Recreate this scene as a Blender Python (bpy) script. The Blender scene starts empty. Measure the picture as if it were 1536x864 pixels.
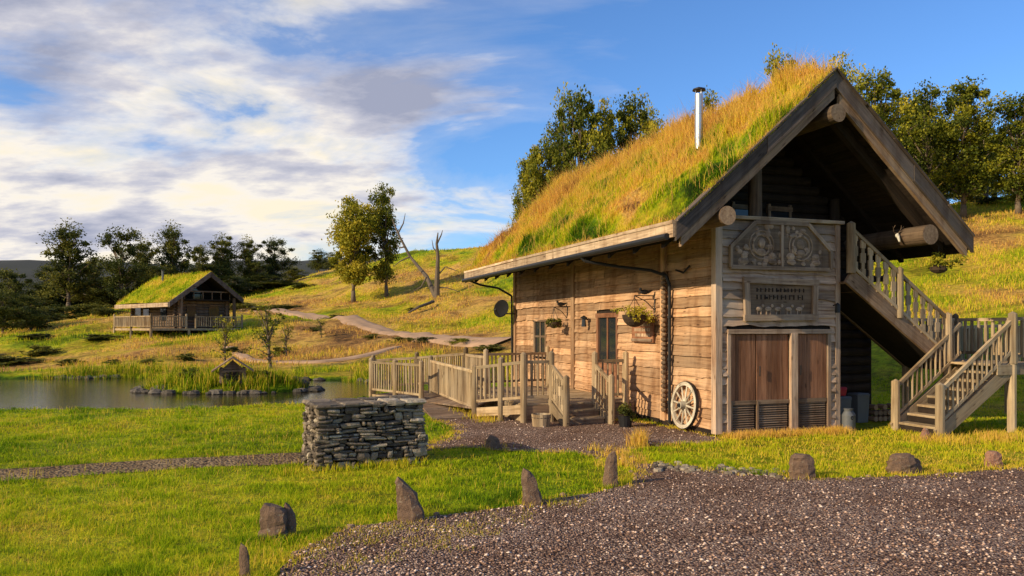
import bpy, math, random
import numpy as np
from mathutils import Vector, Matrix, geometry
random.seed(7); RS=np.random.RandomState(11)
F=1168.0; CZ=2.12; HV=490.0
def P(u,v,d): return ((u-768)/F*d, d, CZ-(v-HV)/F*d)
def G(u,v):
    d=CZ*F/(v-HV); return ((u-768)/F*d, d)
scene=bpy.context.scene
# ---------------------------------------------------------------- noise
_tab=RS.rand(8,256,256)
def vn(x,y,s=0):
    x=np.asarray(x,float); y=np.asarray(y,float)
    xi=np.floor(x).astype(int); yi=np.floor(y).astype(int); fx=x-xi; fy=y-yi
    fx=fx*fx*(3-2*fx); fy=fy*fy*(3-2*fy); t=_tab[s%8]
    a=t[xi%256,yi%256]; b=t[(xi+1)%256,yi%256]; c=t[xi%256,(yi+1)%256]; d=t[(xi+1)%256,(yi+1)%256]
    return (a*(1-fx)+b*fx)*(1-fy)+(c*(1-fx)+d*fx)*fy
def fbm(x,y,s=0,o=4):
    r=0;a=.5
    for i in range(o):
        r=r+a*vn(x*2**i+17*i,y*2**i+31*i,s+i); a*=.5
    return r/(1-.5**o)
def sst(a,b,x):
    t=np.clip((x-a)/(b-a),0,1); return t*t*(3-2*t)
# ---------------------------------------------------------------- materials
def newmat(name):
    m=bpy.data.materials.new(name); m.use_nodes=True
    nt=m.node_tree; b=nt.nodes['Principled BSDF']; return m,nt,b
def N(nt,t,**k):
    n=nt.nodes.new(t)
    for a,v in k.items():
        if a in n.inputs.keys() : n.inputs[a].default_value=v
        else: setattr(n,a,v)
    return n
def ramp(nt,cols):
    r=nt.nodes.new('ShaderNodeValToRGB'); e=r.color_ramp.elements
    while len(e)<len(cols): e.new(.5)
    for i,(p,c) in enumerate(cols):
        e[i].position=p; e[i].color=(c[0],c[1],c[2],1)
    return r
def mixc(nt,fac,a,b,mode='MIX'):
    m=nt.nodes.new('ShaderNodeMix'); m.data_type='RGBA'; m.blend_type=mode
    L=nt.links
    for s,i in ((fac,0),(a,6),(b,7)):
        if hasattr(s,'links') : L.new(s,m.inputs[i])
        elif i==0: m.inputs[0].default_value=s
        else: m.inputs[i].default_value=(s[0],s[1],s[2],1)
    return m.outputs[2]
def math_(nt,op,a,b=None,clamp=False):
    m=nt.nodes.new('ShaderNodeMath'); m.operation=op; m.use_clamp=clamp
    for i,s in enumerate((a,b)):
        if s is None: continue
        if hasattr(s,'links'): nt.links.new(s,m.inputs[i])
        else: m.inputs[i].default_value=s
    return m.outputs[0]
def attr(nt,n,o='Fac'):
    a=nt.nodes.new('ShaderNodeAttribute'); a.attribute_name=n; return a.outputs[o]
def bump(nt,b,h,st,dist):
    n=nt.nodes.new('ShaderNodeBump'); n.inputs['Strength'].default_value=st; n.inputs['Distance'].default_value=dist
    nt.links.new(h,n.inputs['Height']); nt.links.new(n.outputs[0],b.inputs['Normal'])
def pos(nt): return nt.nodes.new('ShaderNodeNewGeometry').outputs['Position']
def noise(nt,vec,scale,detail=5,rough=.55):
    n=nt.nodes.new('ShaderNodeTexNoise'); n.inputs['Scale'].default_value=scale
    n.inputs['Detail'].default_value=detail; n.inputs['Roughness'].default_value=rough
    nt.links.new(vec,n.inputs['Vector']); return n.outputs['Fac']
def wood(name,dark,light,grey=(.2,.18,.15),gw=.45,bs=.5,vary=.6):
    m,nt,b=newmat(name); L=nt.links
    g=attr(nt,'gc','Vector'); vm=N(nt,'ShaderNodeVectorMath',operation='MULTIPLY'); vm.inputs[1].default_value=(1.3,22,22)
    L.new(g,vm.inputs[0]); a=noise(nt,vm.outputs[0],1,7,.65)
    r=ramp(nt,[(.3,(0,0,0)),(.66,(1,1,1))]); L.new(a,r.inputs[0])
    c=mixc(nt,r.outputs[0],dark,light)
    w=noise(nt,pos(nt),1.1,5,.6); rw=ramp(nt,[(.42,(0,0,0)),(.68,(gw,gw,gw))]); L.new(w,rw.inputs[0])
    c=mixc(nt,rw.outputs[0],c,grey)
    vm2=N(nt,'ShaderNodeVectorMath',operation='MULTIPLY'); vm2.inputs[1].default_value=(2.2,7,7); L.new(g,vm2.inputs[0])
    vo=N(nt,'ShaderNodeTexVoronoi'); vo.inputs['Scale'].default_value=1; L.new(vm2.outputs[0],vo.inputs['Vector'])
    rk=ramp(nt,[(.06,(.3,.25,.22)),(.16,(1,1,1))]); L.new(vo.outputs['Distance'],rk.inputs[0])
    c=mixc(nt,.85,c,rk.outputs[0],'MULTIPLY')
    vm3=N(nt,'ShaderNodeVectorMath',operation='MULTIPLY'); vm3.inputs[1].default_value=(3.5,3.5,.5); L.new(pos(nt),vm3.inputs[0])
    ws=noise(nt,vm3.outputs[0],1,5,.6); rs_=ramp(nt,[(.36,(.62,.55,.5)),(.52,(1,1,1))]); L.new(ws,rs_.inputs[0])
    c=mixc(nt,.8,c,rs_.outputs[0],'MULTIPLY')
    f=math_(nt,'MULTIPLY_ADD',attr(nt,'rnd'),vary); nt.nodes[-1].inputs[2].default_value=1-vary/2
    hs=nt.nodes.new('ShaderNodeHueSaturation'); L.new(c,hs.inputs['Color']); L.new(f,hs.inputs['Value'])
    L.new(hs.outputs[0],b.inputs['Base Color']); b.inputs['Roughness'].default_value=.85
    b.inputs['Specular IOR Level'].default_value=.25
    bump(nt,b,a,bs,.012); return m
M={}
M['side']=wood('weathered_plank_warm',(.21,.105,.05),(.62,.365,.195),(.52,.37,.24),.5,.6,.75)
M['front']=wood('weathered_plank_grey',(.19,.115,.075),(.56,.385,.26),(.48,.38,.29),.6,.7,.75)
M['dark']=wood('dark_timber',(.012,.008,.006),(.04,.026,.018),(.03,.025,.02),.3,.5)  # dark stain, deepened further so under-gable shade is part of the colour
M['barge']=wood('barge_board',(.05,.037,.032),(.18,.135,.11),(.15,.13,.115),.6,.6,.7)
M['rail']=wood('rail_timber',(.18,.115,.06),(.52,.38,.22),(.38,.31,.22),.6,.5,.7)
M['door']=wood('door_timber',(.14,.055,.026),(.36,.17,.09),(.26,.15,.10),.3,.4,.5)
M['fascia']=wood('fascia_timber',(.28,.18,.11),(.72,.54,.36),(.48,.38,.28),.5,.6)
M['log']=wood('log_timber',(.10,.06,.04),(.32,.205,.12),(.26,.21,.16),.5,.6)
M['rafter']=wood('rafter_timber',(.07,.045,.032),(.24,.16,.10),(.2,.16,.12),.5,.6)
M['wheel']=wood('wheel_timber',(.32,.27,.2),(.7,.62,.48),(.4,.36,.3),.5,.4)
M['end']=wood('log_end',(.2,.12,.07),(.42,.29,.18),(.3,.25,.2),.3,.3)
M['carve']=wood('carved_timber',(.18,.11,.07),(.46,.325,.22),(.38,.31,.24),.4,.5)
def simple(name,c,rough=.6,metal=0,nz=0,nscale=5):
    m,nt,b=newmat(name)
    b.inputs['Roughness'].default_value=rough; b.inputs['Metallic'].default_value=metal
    if nz:
        a=noise(nt,pos(nt),nscale,5); cc=mixc(nt,a,[x*(1-nz) for x in c],[min(1,x*(1+nz)) for x in c])
        nt.links.new(cc,b.inputs['Base Color']); bump(nt,b,a,.4,.02)
    else: b.inputs['Base Color'].default_value=(*c,1)
    return m
M['iron']=simple('black_iron',(.02,.02,.022),.5,.3,.3)
M['dish']=simple('dark_dish',(.02,.02,.022),.9,0,.3); M['dish'].node_tree.nodes['Principled BSDF'].inputs['Specular IOR Level'].default_value=.05
M['steel']=simple('stainless_steel',(.62,.62,.6),.35,.85,.15,3)
M['glass']=simple('window_glass',(.02,.025,.03),.05)
M['grey']=simple('grey_plastic',(.12,.125,.13),.5,0,.2)
M['red']=simple('red_plastic',(.45,.03,.04),.4,0,.2)
M['bone']=simple('bone',(.6,.55,.45),.6,0,.2,20)
M['soilroof']=simple('peat',(.05,.03,.015),.95,0,.5,4)
M['bark']=simple('bark',(.15,.11,.075),.9,0,.5,6)
M['deadbark']=simple('dead_bark',(.13,.10,.075),.9,0,.5,4)
# grass: 'dry' attribute 0 green..1 straw/rust
def grassmat(name,fine=.25,blade=False):
    m,nt,b=newmat(name); L=nt.links
    d=attr(nt,'dry'); n=noise(nt,pos(nt),2.2 if not blade else 1.2,6,.65)
    n2=noise(nt,pos(nt),14,4,.7)
    f=math_(nt,'ADD',d,math_(nt,'MULTIPLY',math_(nt,'SUBTRACT',n,.5),fine*2.2))
    f=math_(nt,'ADD',f,math_(nt,'MULTIPLY',math_(nt,'SUBTRACT',n2,.5),fine*1.5))
    r=ramp(nt,[(0,(.035,.085,.004)),(.18,(.18,.31,.005)),(.36,(.48,.54,.010)),(.55,(.74,.55,.04)),(.74,(.82,.50,.12)),(.9,(.60,.31,.09)),(1,(.30,.16,.06))])
    L.new(f,r.inputs[0]); c=r.outputs[0]
    if not blade:
        hs=nt.nodes.new('ShaderNodeHueSaturation'); L.new(c,hs.inputs['Color'])
        rr=ramp(nt,[(.35,(.3,.3,.3)),(.56,(1,1,1))]); L.new(noise(nt,pos(nt),4,8,.75),rr.inputs[0])
        rb=ramp(nt,[(.38,(.45,.45,.45)),(.52,(1,1,1))]); L.new(noise(nt,pos(nt),.35,8,.7),rb.inputs[0])
        vv=math_(nt,'MULTIPLY',rr.outputs[0],rb.outputs[0]); L.new(vv,hs.inputs['Value']); c=hs.outputs[0]
        bump(nt,b,n2,1,.15)
    L.new(c,b.inputs['Base Color']); b.inputs['Roughness'].default_value=.8; b.inputs['Specular IOR Level'].default_value=.1
    if blade:
        tr=nt.nodes.new('ShaderNodeBsdfTranslucent'); L.new(c,tr.inputs[0]); mx=nt.nodes.new('ShaderNodeMixShader'); mx.inputs[0].default_value=.35
        L.new(b.outputs[0],mx.inputs[1]); L.new(tr.outputs[0],mx.inputs[2]); L.new(mx.outputs[0],nt.nodes['Material Output'].inputs[0])
    return m
M['ground']=grassmat('grass_ground',.24); M['blade']=grassmat('grass_blades',.12,True)
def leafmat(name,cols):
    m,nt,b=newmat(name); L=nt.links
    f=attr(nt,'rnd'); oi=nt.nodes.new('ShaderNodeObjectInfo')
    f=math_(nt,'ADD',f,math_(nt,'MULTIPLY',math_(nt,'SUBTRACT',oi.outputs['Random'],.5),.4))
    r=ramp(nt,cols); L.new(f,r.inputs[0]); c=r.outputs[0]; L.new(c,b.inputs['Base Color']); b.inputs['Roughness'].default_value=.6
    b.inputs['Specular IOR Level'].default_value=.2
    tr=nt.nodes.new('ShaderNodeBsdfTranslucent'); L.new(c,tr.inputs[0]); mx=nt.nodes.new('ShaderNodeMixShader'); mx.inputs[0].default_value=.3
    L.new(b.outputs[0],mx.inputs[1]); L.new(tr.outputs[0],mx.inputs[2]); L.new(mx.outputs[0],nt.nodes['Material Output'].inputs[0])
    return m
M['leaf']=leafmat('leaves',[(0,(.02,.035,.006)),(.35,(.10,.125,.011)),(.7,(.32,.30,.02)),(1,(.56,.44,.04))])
M['leafd']=leafmat('leaves_dark',[(0,(.02,.032,.009)),(.5,(.085,.10,.016)),(1,(.28,.25,.035))])
def gravelmat(name,sc,cols,dirt=None):
    m,nt,b=newmat(name); L=nt.links
    vo=N(nt,'ShaderNodeTexVoronoi'); vo.inputs['Scale'].default_value=sc; L.new(pos(nt),vo.inputs['Vector'])
    sep=nt.nodes.new('ShaderNodeSeparateColor'); L.new(vo.outputs['Color'],sep.inputs[0])
    r=ramp(nt,cols); L.new(sep.outputs[0],r.inputs[0])
    rd=ramp(nt,[(.0,(1,1,1)),(.5,(.7,.7,.7)),(.85,(.12,.1,.1))]); L.new(vo.outputs['Distance'],rd.inputs[0])
    c=mixc(nt,1,r.outputs[0],rd.outputs[0],'MULTIPLY')
    n=noise(nt,pos(nt),.6,6,.65); rn=ramp(nt,[(.35,(.58,.48,.4)),(.65,(1.,1.,1.))]); L.new(n,rn.inputs[0])
    c=mixc(nt,1,c,rn.outputs[0],'MULTIPLY')
    L.new(c,b.inputs['Base Color']); b.inputs['Roughness'].default_value=.85; b.inputs['Specular IOR Level'].default_value=.2
    inv=math_(nt,'SUBTRACT',1,vo.outputs['Distance']); bump(nt,b,inv,1,.03); return m
GC=[(0,(.11,.065,.048)),(.3,(.28,.17,.125)),(.55,(.47,.30,.225)),(.8,(.66,.46,.35)),(1,(.88,.70,.57))]
M['gravel']=gravelmat('gravel',42,GC)
M['dirt']=gravelmat('dirt_path',22,[(0,(.24,.15,.075)),(.5,(.42,.29,.15)),(1,(.56,.41,.23))])
m,nt,b=newmat('pebble'); r=ramp(nt,GC); nt.links.new(attr(nt,'rnd'),r.inputs[0]); nt.links.new(r.outputs[0],b.inputs['Base Color']); b.inputs['Roughness'].default_value=.9; b.inputs['Specular IOR Level'].default_value=.15; M['pebble']=m
def stonemat(name,cols,ns=9,lich=.6):
    m,nt,b=newmat(name); L=nt.links
    a=noise(nt,pos(nt),ns,8,.7); f=math_(nt,'ADD',math_(nt,'MULTIPLY',attr(nt,'rnd'),.75),math_(nt,'MULTIPLY',math_(nt,'SUBTRACT',a,.35),.8))
    r=ramp(nt,cols); L.new(f,r.inputs[0]); 
    li=noise(nt,pos(nt),23,3,.6); rl=ramp(nt,[(.6,(0,0,0)),(.68,(lich,lich,lich))]); L.new(li,rl.inputs[0])
    c=mixc(nt,rl.outputs[0],r.outputs[0],(.5,.46,.34))
    L.new(c,b.inputs['Base Color']); b.inputs['Roughness'].default_value=.9; bump(nt,b,a,1,.06); return m
M['stone']=stonemat('fieldstone',[(0,(.035,.026,.02)),(.35,(.12,.09,.065)),(.6,(.24,.185,.13)),(.85,(.42,.34,.24)),(1,(.68,.60,.47))])
M['shore']=stonemat('shore_stone',[(0,(.03,.027,.022)),(.6,(.11,.09,.07)),(1,(.22,.19,.15))],lich=.2)
M['rock']=stonemat('rock',[(0,(.06,.035,.025)),(.5,(.22,.135,.085)),(1,(.42,.28,.18))],lich=.3)
M['redrock']=stonemat('red_rock',[(0,(.2,.08,.05)),(.5,(.38,.2,.13)),(1,(.45,.3,.2))])
# ---------------------------------------------------------------- mesh builder
def link(o,parent=None):
    scene.collection.objects.link(o)
    if parent: o.parent=parent
    return o
class MB:
    def __init__(s): s.v=[];s.f=[];s.m=[];s.g=[];s.r=[];s.mats=[]
    def mi(s,k):
        if k not in s.mats: s.mats.append(k)
        return s.mats.index(k)
    def add(s,vs,fs,mat,gc=None,rnd=None):
        o=len(s.v); s.v+= [tuple(x) for x in vs]; i=s.mi(mat)
        for f in fs: s.f.append([o+k for k in f]); s.m.append(i)
        r=random.random() if rnd is None else rnd
        if gc is None: gc=[tuple(x) for x in vs]
        q=(random.random()*20,random.random()*20,random.random()*20)
        s.g+=[(a[0]+q[0],a[1]+q[1],a[2]+q[2]) for a in gc]; s.r+=[r]*len(vs)
    def beam(s,p0,p1,w,h,mat,up=(0,0,1),rnd=None,taper=1):
        p0=Vector(p0);p1=Vector(p1);d=p1-p0;L=d.length;d.normalize();up=Vector(up)
        a=d.cross(up)
        if a.length<1e-4: a=d.cross(Vector((0,1,0)))
        a.normalize(); b=a.cross(d)
        vs=[];gc=[]
        for k,(p,t) in enumerate(((p0,1),(p1,taper))):
            for x,y in ((-1,-1),(1,-1),(1,1),(-1,1)):
                vs.append(p+a*(x*w/2*t)+b*(y*h/2*t)); gc.append((k*L,x*w/2,y*h/2))
        s.add(vs,[(0,1,2,3),(7,6,5,4),(0,4,5,1),(1,5,6,2),(2,6,7,3),(3,7,4,0)],mat,gc,rnd)
    def box(s,a,b,mat,rnd=None):
        a=Vector(a);b=Vector(b);c=(a+b)/2;e=b-a
        k=max(range(3),key=lambda i:abs(e[i]))
        d=Vector((0,0,0)); d[k]=e[k]/2
        if k==2: s.beam(c-d,c+d,abs(e[0]),abs(e[1]),mat,(0,1,0),rnd)
        elif k==0: s.beam(c-d,c+d,abs(e[1]),abs(e[2]),mat,(0,0,1),rnd)
        else: s.beam(c-d,c+d,abs(e[0]),abs(e[2]),mat,(0,0,1),rnd)
    def cyl(s,p0,p1,r0,r1,mat,n=12,endmat=None,cone=0,rnd=None):
        p0=Vector(p0);p1=Vector(p1);d=p1-p0;L=d.length;d.normalize()
        a=d.cross(Vector((0,0,1)))
        if a.length<1e-3: a=Vector((1,0,0))
        a.normalize();b=d.cross(a); vs=[];gc=[]
        for k,(p,r) in enumerate(((p0,r0),(p1,r1))):
            for i in range(n):
                t=2*math.pi*i/n; vs.append(p+a*math.cos(t)*r+b*math.sin(t)*r); gc.append((k*L,math.cos(t)*r,math.sin(t)*r))
        fs=[(i,(i+1)%n,n+(i+1)%n,n+i) for i in range(n)]
        rr=random.random() if rnd is None else rnd
        if endmat is None:
            vs+=[p0,p1+d*cone]; gc+=[(0,0,0),(L,0,0)]
            fs+=[((i+1)%n,i,2*n) for i in range(n)]+[(n+i,n+(i+1)%n,2*n+1) for i in range(n)]
            s.add(vs,fs,mat,gc,rr)
        else:
            s.add(vs,fs,mat,gc,rr)
            s.add(vs[:n]+vs[n:2*n],[list(range(n))[::-1],list(range(n,2*n))],endmat,gc,rr)
    def tube(s,pts,r,mat,n=8):
        for i in range(len(pts)-1):
            ra=r[i] if isinstance(r,(list,tuple)) else r; rb=r[i+1] if isinstance(r,(list,tuple)) else r
            s.cyl(pts[i],pts[i+1],ra,rb,mat,n)
    def poly(s,pts,n,th,mat,rnd=None):
        n=Vector(n)*th; k=len(pts); vs=[Vector(p) for p in pts]+[Vector(p)+n for p in pts]
        fs=[list(range(k)),list(range(k,2*k))[::-1]]+[(i,(i+1)%k,k+(i+1)%k,k+i) for i in range(k)]
        s.add(vs,fs,mat,None,rnd)
    def sphere(s,c,r,mat,sc=(1,1,1),jit=0,seg=8,rnd=None,squash=None):
        vs=[];fs=[];R=seg//2+1; c=Vector(c)
        ph=[random.random()*6 for _ in range(6)]
        for i in range(R+1):
            th=math.pi*i/R
            for j in range(seg):
                a=2*math.pi*j/seg; dx=math.sin(th)*math.cos(a);dy=math.sin(th)*math.sin(a);dz=math.cos(th)
                k=1+jit*(math.sin(dx*3+ph[0])*math.sin(dy*4+ph[1])+.6*math.sin(dz*6+ph[2]+dx*5))
                vs.append(c+Vector((dx*sc[0],dy*sc[1],dz*sc[2]))*r*k)
        for i in range(R):
            for j in range(seg): fs.append((i*seg+j,i*seg+(j+1)%seg,(i+1)*seg+(j+1)%seg,(i+1)*seg+j))
        s.add(vs,fs,mat,None,rnd)
    def done(s,name,parent=None,frame=None,smooth=False,bevel=0):
        me=bpy.data.meshes.new(name); me.from_pydata(s.v,[],s.f); 
        for k in s.mats: me.materials.append(M[k])
        me.polygons.foreach_set('material_index',s.m)
        a=me.attributes.new('gc','FLOAT_VECTOR','POINT'); a.data.foreach_set('vector',np.array(s.g,dtype=np.float32).ravel())
        a=me.attributes.new('rnd','FLOAT','POINT'); a.data.foreach_set('value',np.array(s.r,dtype=np.float32))
        import bmesh
        bm=bmesh.new(); bm.from_mesh(me); bmesh.ops.recalc_face_normals(bm,faces=bm.faces); bm.to_mesh(me); bm.free()
        me.update(); o=bpy.data.objects.new(name,me); link(o,parent)
        if frame: o.location=frame[0]; o.rotation_euler=(0,0,frame[1])
        if smooth:
            me.shade_smooth()
            md=o.modifiers.new('e','EDGE_SPLIT'); md.split_angle=math.radians(40)
        if bevel:
            md=o.modifiers.new('b','BEVEL'); md.width=bevel; md.segments=2; md.limit_method='ANGLE'
        return o
def npmesh(name,V,Fc,mats,attrs,parent=None,matidx=None,smooth=False):
    me=bpy.data.meshes.new(name); me.vertices.add(len(V)); me.vertices.foreach_set('co',V.astype(np.float32).ravel())
    tot=sum(f.size for f in Fc); npol=sum(len(f) for f in Fc)
    me.loops.add(tot); me.loops.foreach_set('vertex_index',np.concatenate([f.ravel() for f in Fc]).astype(np.int32))
    me.polygons.add(npol); cnt=np.concatenate([np.full(len(f),f.shape[1]) for f in Fc])
    st=np.concatenate([[0],np.cumsum(cnt)[:-1]]).astype(np.int32)
    me.polygons.foreach_set('loop_start',st)
    try: me.polygons.foreach_set('loop_total',cnt.astype(np.int32))
    except Exception: pass
    for k in mats: me.materials.append(M[k])
    if matidx is not None: me.polygons.foreach_set('material_index',matidx.astype(np.int32))
    if smooth: me.polygons.foreach_set('use_smooth',np.ones(npol,bool))
    for k,v in attrs.items():
        a=me.attributes.new(k,'FLOAT','POINT'); a.data.foreach_set('value',v.astype(np.float32))
    me.update(calc_edges=True); me.validate()
    if name.startswith('_'): return me
    o=bpy.data.objects.new(name,me); return link(o,parent)
def empty(name,loc=(0,0,0),rz=0):
    o=bpy.data.objects.new(name,None); o.location=loc; o.rotation_euler=(0,0,rz); o.empty_display_size=.2; return link(o)
# ---------------------------------------------------------------- terrain
cp=[]
for u,v,d in [(650,512,45),(580,528,42),(470,543,40),(540,487,60),(440,470,75),(360,463,85),(540,450,80),(620,378,115),(700,375,110),(700,440,75),(700,490,55),
 (655,450,74),(440,422,120),(500,405,120),(560,395,118),(400,430,130),(0,560,42),(0,505,60),(100,470,90),(0,470,100),(200,455,110),(300,450,115),(250,497,58),(160,500,58),(350,490,62),(300,480,70),(200,530,46),(350,535,46),(450,515,50),
 (-200,480,90),(-200,520,55),(-500,480,80),(1400,318,80),(1536,295,70),(1440,400,46),(1380,460,36),(1500,455,33),(1536,380,45),(1700,430,32),(1700,270,70),(1400,545,25),(1550,540,24),(1800,520,22),
 (850,400,80),(1000,400,60),(1000,330,95),(850,360,110),(1200,330,75),(1200,420,45),(1000,470,40),(850,490,42),(1900,300,55)]:
    cp.append(P(u,v,d))
for x in (-70,-45,-20,0,15,40,70):
    for y in (-50,-25,0,12,20):
        cp.append((x,y,0))
for x in (-40,-30,-20,-10,-4): cp+= [(x,26,0),(x,33,.0),(x,37,.12)]
cp+=[(5,30,.1),(0,34,.2),(-110,130,5),(-150,60,2),(100,60,14),(100,120,20),(-60,170,6.5),(0,180,12),(60,180,16),(-150,220,5),(150,220,16),(40,130,16.5),(75,35,8),(0,240,8)]
cp=np.array(cp); K=lambda r:np.sqrt(r*r+36)
A=K(np.hypot(cp[:,None,0]-cp[None,:,0],cp[:,None,1]-cp[None,:,1]))
off=cp[:,2].mean(); wts=np.linalg.solve(A-np.eye(len(cp))*.05,cp[:,2]-off)
def pondf(x,y):
    n=(fbm(x*.35,y*.35,3,3)-.5)
    p=1-((y-27.4)/7.3)**2-((np.abs(x+21)/17.3))**5+n*.5
    isl=1-((x+10.3)/2.9)**2-((y-28.0)/1.2)**2+n*.8
    return p,isl
def hz(x,y):
    x=np.asarray(x,float);y=np.asarray(y,float);sh=x.shape;xf=x.ravel();yf=y.ravel();out=np.zeros(xf.size)
    for i in range(0,xf.size,20000):
        a=xf[i:i+20000];b=yf[i:i+20000]
        out[i:i+20000]=K(np.hypot(a[:,None]-cp[None,:,0],b[:,None]-cp[None,:,1]))@wts+off
    r=np.hypot(xf,yf); fw=sst(180,320,r); out=out*(1-fw)+5*fw
    nearm=sst(20,31,yf+np.maximum(0,xf-9)*.9)
    nz=(fbm(xf*.12,yf*.12,1,4)-.5)*1.5+(fbm(xf*.5,yf*.5,2,3)-.5)*.6
    out=out*nearm+nz*sst(36,60,yf)*(1-fw)
    p,isl=pondf(xf,yf)
    out=np.where(yf<42,np.where(p>-.15,np.minimum(out,.25),out)-sst(-.15,.35,p)*1.0,out)
    out=np.where(isl>-.5,np.maximum(out,-.9+sst(-.4,.6,isl)*1.0),out)
    return out.reshape(sh)
def hz1(x,y): return float(hz(np.array([x]),np.array([y]))[0])
def dryf(x,y):
    far=sst(28,44,y+np.maximum(0,x-9)*.6); n=fbm(x*.09,y*.09,4,4); n2=fbm(x*.45,y*.3,5,3)
    near=.315+(n2-.5)*.5+(fbm(x*.25+3,y*.25,6,3)-.5)*.35
    hill=.60+(n-.5)*1.1+(n2-.5)*.75
    return np.clip(near*(1-far)+hill*far,0.02,1)
def seg(a,b,st): return list(np.arange(a,b,st))
def grow(a,st,lim,k=1.25):
    o=[];x=a
    while x<lim: o.append(x); x+=st; st*=k
    o.append(lim); return o
xs=np.array([-v for v in grow(70,2,3000)][::-1]+seg(-68,-40,1.2)+seg(-40,12,.3)+seg(12,70,1.2)+grow(70,2,3000))
ys=np.array([-v for v in grow(20,5,300)][::-1]+seg(-18,18,2)+seg(18,40,.3)+seg(40,130,.9)+grow(130,3,3500))
X,Y=np.meshgrid(xs,ys); Z=hz(X,Y); nx=len(xs);ny=len(ys)
idx=np.arange(nx*ny).reshape(ny,nx); Fq=np.stack([idx[:-1,:-1],idx[:-1,1:],idx[1:,1:],idx[1:,:-1]],-1).reshape(-1,4)
D=dryf(X,Y); D=np.where((Z<-.1)&(Y<40),.02,D)
npmesh('ground',np.stack([X,Y,Z],-1).reshape(-1,3),[Fq],['ground'],{'dry':D.ravel()},smooth=True)
# water
m,nt,b=newmat('pond_water'); b.inputs['Base Color'].default_value=(.045,.035,.015,1); b.inputs['Roughness'].default_value=.04
mp=N(nt,'ShaderNodeMapping'); mp.inputs['Scale'].default_value=(1,2.5,1); nt.links.new(pos(nt),mp.inputs[0]); w=noise(nt,mp.outputs[0],3,5,.65); bump(nt,b,w,.25,.03); M['water']=m
npmesh('pond_water',np.array([(-45,18.5,-.2),(1,18.5,-.2),(1,39,-.2),(-45,39,-.2)]),[np.array([[0,1,2,3]])],['water'],{})
# distant hills
hx=np.linspace(-1800,1800,181); rows=[]
for k,fy in enumerate(np.linspace(0,1,12)):
    yy=620+fy*500; hgt=np.sin(min(fy*2,1)*math.pi/2)*(62+28*(fbm(hx*.0022,hx*0+2,2,5)-.2)+15*(fbm(hx*.01,hx*0+k*.4,3,3)-.5))
    rows.append(np.stack([hx,np.full(181,yy)+30*np.sin(hx*.01),hgt],-1))
V=np.array(rows).reshape(-1,3); ii=np.arange(12*181).reshape(12,181)
M['moor']=simple('moorland',(.03,.035,.03),.95,0,.5,.02)
npmesh('distant_hills',V,[np.stack([ii[:-1,:-1],ii[:-1,1:],ii[1:,1:],ii[1:,:-1]],-1).reshape(-1,4)],['moor'],{},smooth=True)
# ---------------------------------------------------------------- gravel / paths
def jag(poly,step=.18,amp=.07,sd=0):
    out=[];n=len(poly)
    for i in range(n):
        a=np.array(poly[i]);b_=np.array(poly[(i+1)%n]);L=np.hypot(*(b_-a));k=max(1,min(120,int(L/step)))
        for j in range(k):
            p=a+(b_-a)*j/k; p=p+amp*3*(np.array([float(fbm(p[0]*1.2+9,p[1]*1.2,sd)),float(fbm(p[0]*1.2,p[1]*1.2+40,sd+1))])-.5)+RS.uniform(-amp,amp,2)*.4
            out.append(tuple(p))
    return out
def sheet(name,poly,z,mat):
    tri=geometry.tessellate_polygon([[Vector((p[0],p[1],0)) for p in poly]])
    me=bpy.data.meshes.new(name); me.from_pydata([(p[0],p[1],z) for p in poly],[],[list(t) for t in tri]); me.materials.append(M[mat])
    import bmesh
    bm=bmesh.new(); bm.from_mesh(me); 
    for f in bm.faces:
        f.normal_update()
        if f.normal.z<0: f.normal_flip()
    bm.to_mesh(me); bm.free()
    return link(bpy.data.objects.new(name,me))
gpix=[(250,1400),(395,900),(445,830),(520,792),(640,778),(800,755),(900,738),(945,725),(957,705),(930,690),(860,681),(760,677),(700,672),(655,675),(640,668),(680,655),(680,645),(640,622),(625,612),(660,606),(740,620),(800,628),(940,632),(1000,640),(1075,657),(1085,664),(1000,668),(945,672),(925,684),(960,696),(1060,706),(1200,719),(1380,714),(1536,702),(1900,690),(2600,700),(2600,1400)]
gpoly=jag([G(*p) for p in gpix],.15,.06)
sheet('gravel_driveway',gpoly,.012,'gravel')
dp=[(-900,775),(-300,742),(0,722),(200,709),(330,701),(470,695),(560,690),(650,676),(645,662),(560,670),(470,678),(330,685),(200,692),(0,704),(-300,718),(-900,743)]
dpoly=jag([G(*p) for p in dp],.2,.05,2)
sheet('dirt_path',dpoly,.006,'dirt')
def strip(name,pts,w,mat,lift=.07):
    pts=np.array(pts,float); t=np.linspace(0,len(pts)-1,len(pts)*16)
    cx=np.interp(t,range(len(pts)),pts[:,0]);cy=np.interp(t,range(len(pts)),pts[:,1])
    ker=np.ones(13)/13; cx=np.convolve(np.pad(cx,6,'edge'),ker,'valid');cy=np.convolve(np.pad(cy,6,'edge'),ker,'valid')
    dx=np.gradient(cx);dy=np.gradient(cy);l=np.hypot(dx,dy)+1e-6;nxx=-dy/l;nyy=dx/l
    V=[];k=7
    for j in range(k):
        o=(j/(k-1)-.5)*w*(1+.6*(fbm(t*2.5,t*0+j*.6,1)-.5))
        a=cx+nxx*o;b_=cy+nyy*o; V.append(np.stack([a,b_,hz(a,b_)+lift-(.2 if j in(0,k-1) else 0)],-1))
    V=np.array(V);n=len(t);ii=np.arange(k*n).reshape(k,n)
    npmesh(name,V.reshape(-1,3),[np.stack([ii[:-1,:-1],ii[:-1,1:],ii[1:,1:],ii[1:,:-1]],-1).reshape(-1,4)],[mat],{},smooth=True)
    return np.stack([cx,cy],-1)
pp=lambda u,v,d:P(u,v,d)[:2]
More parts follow.
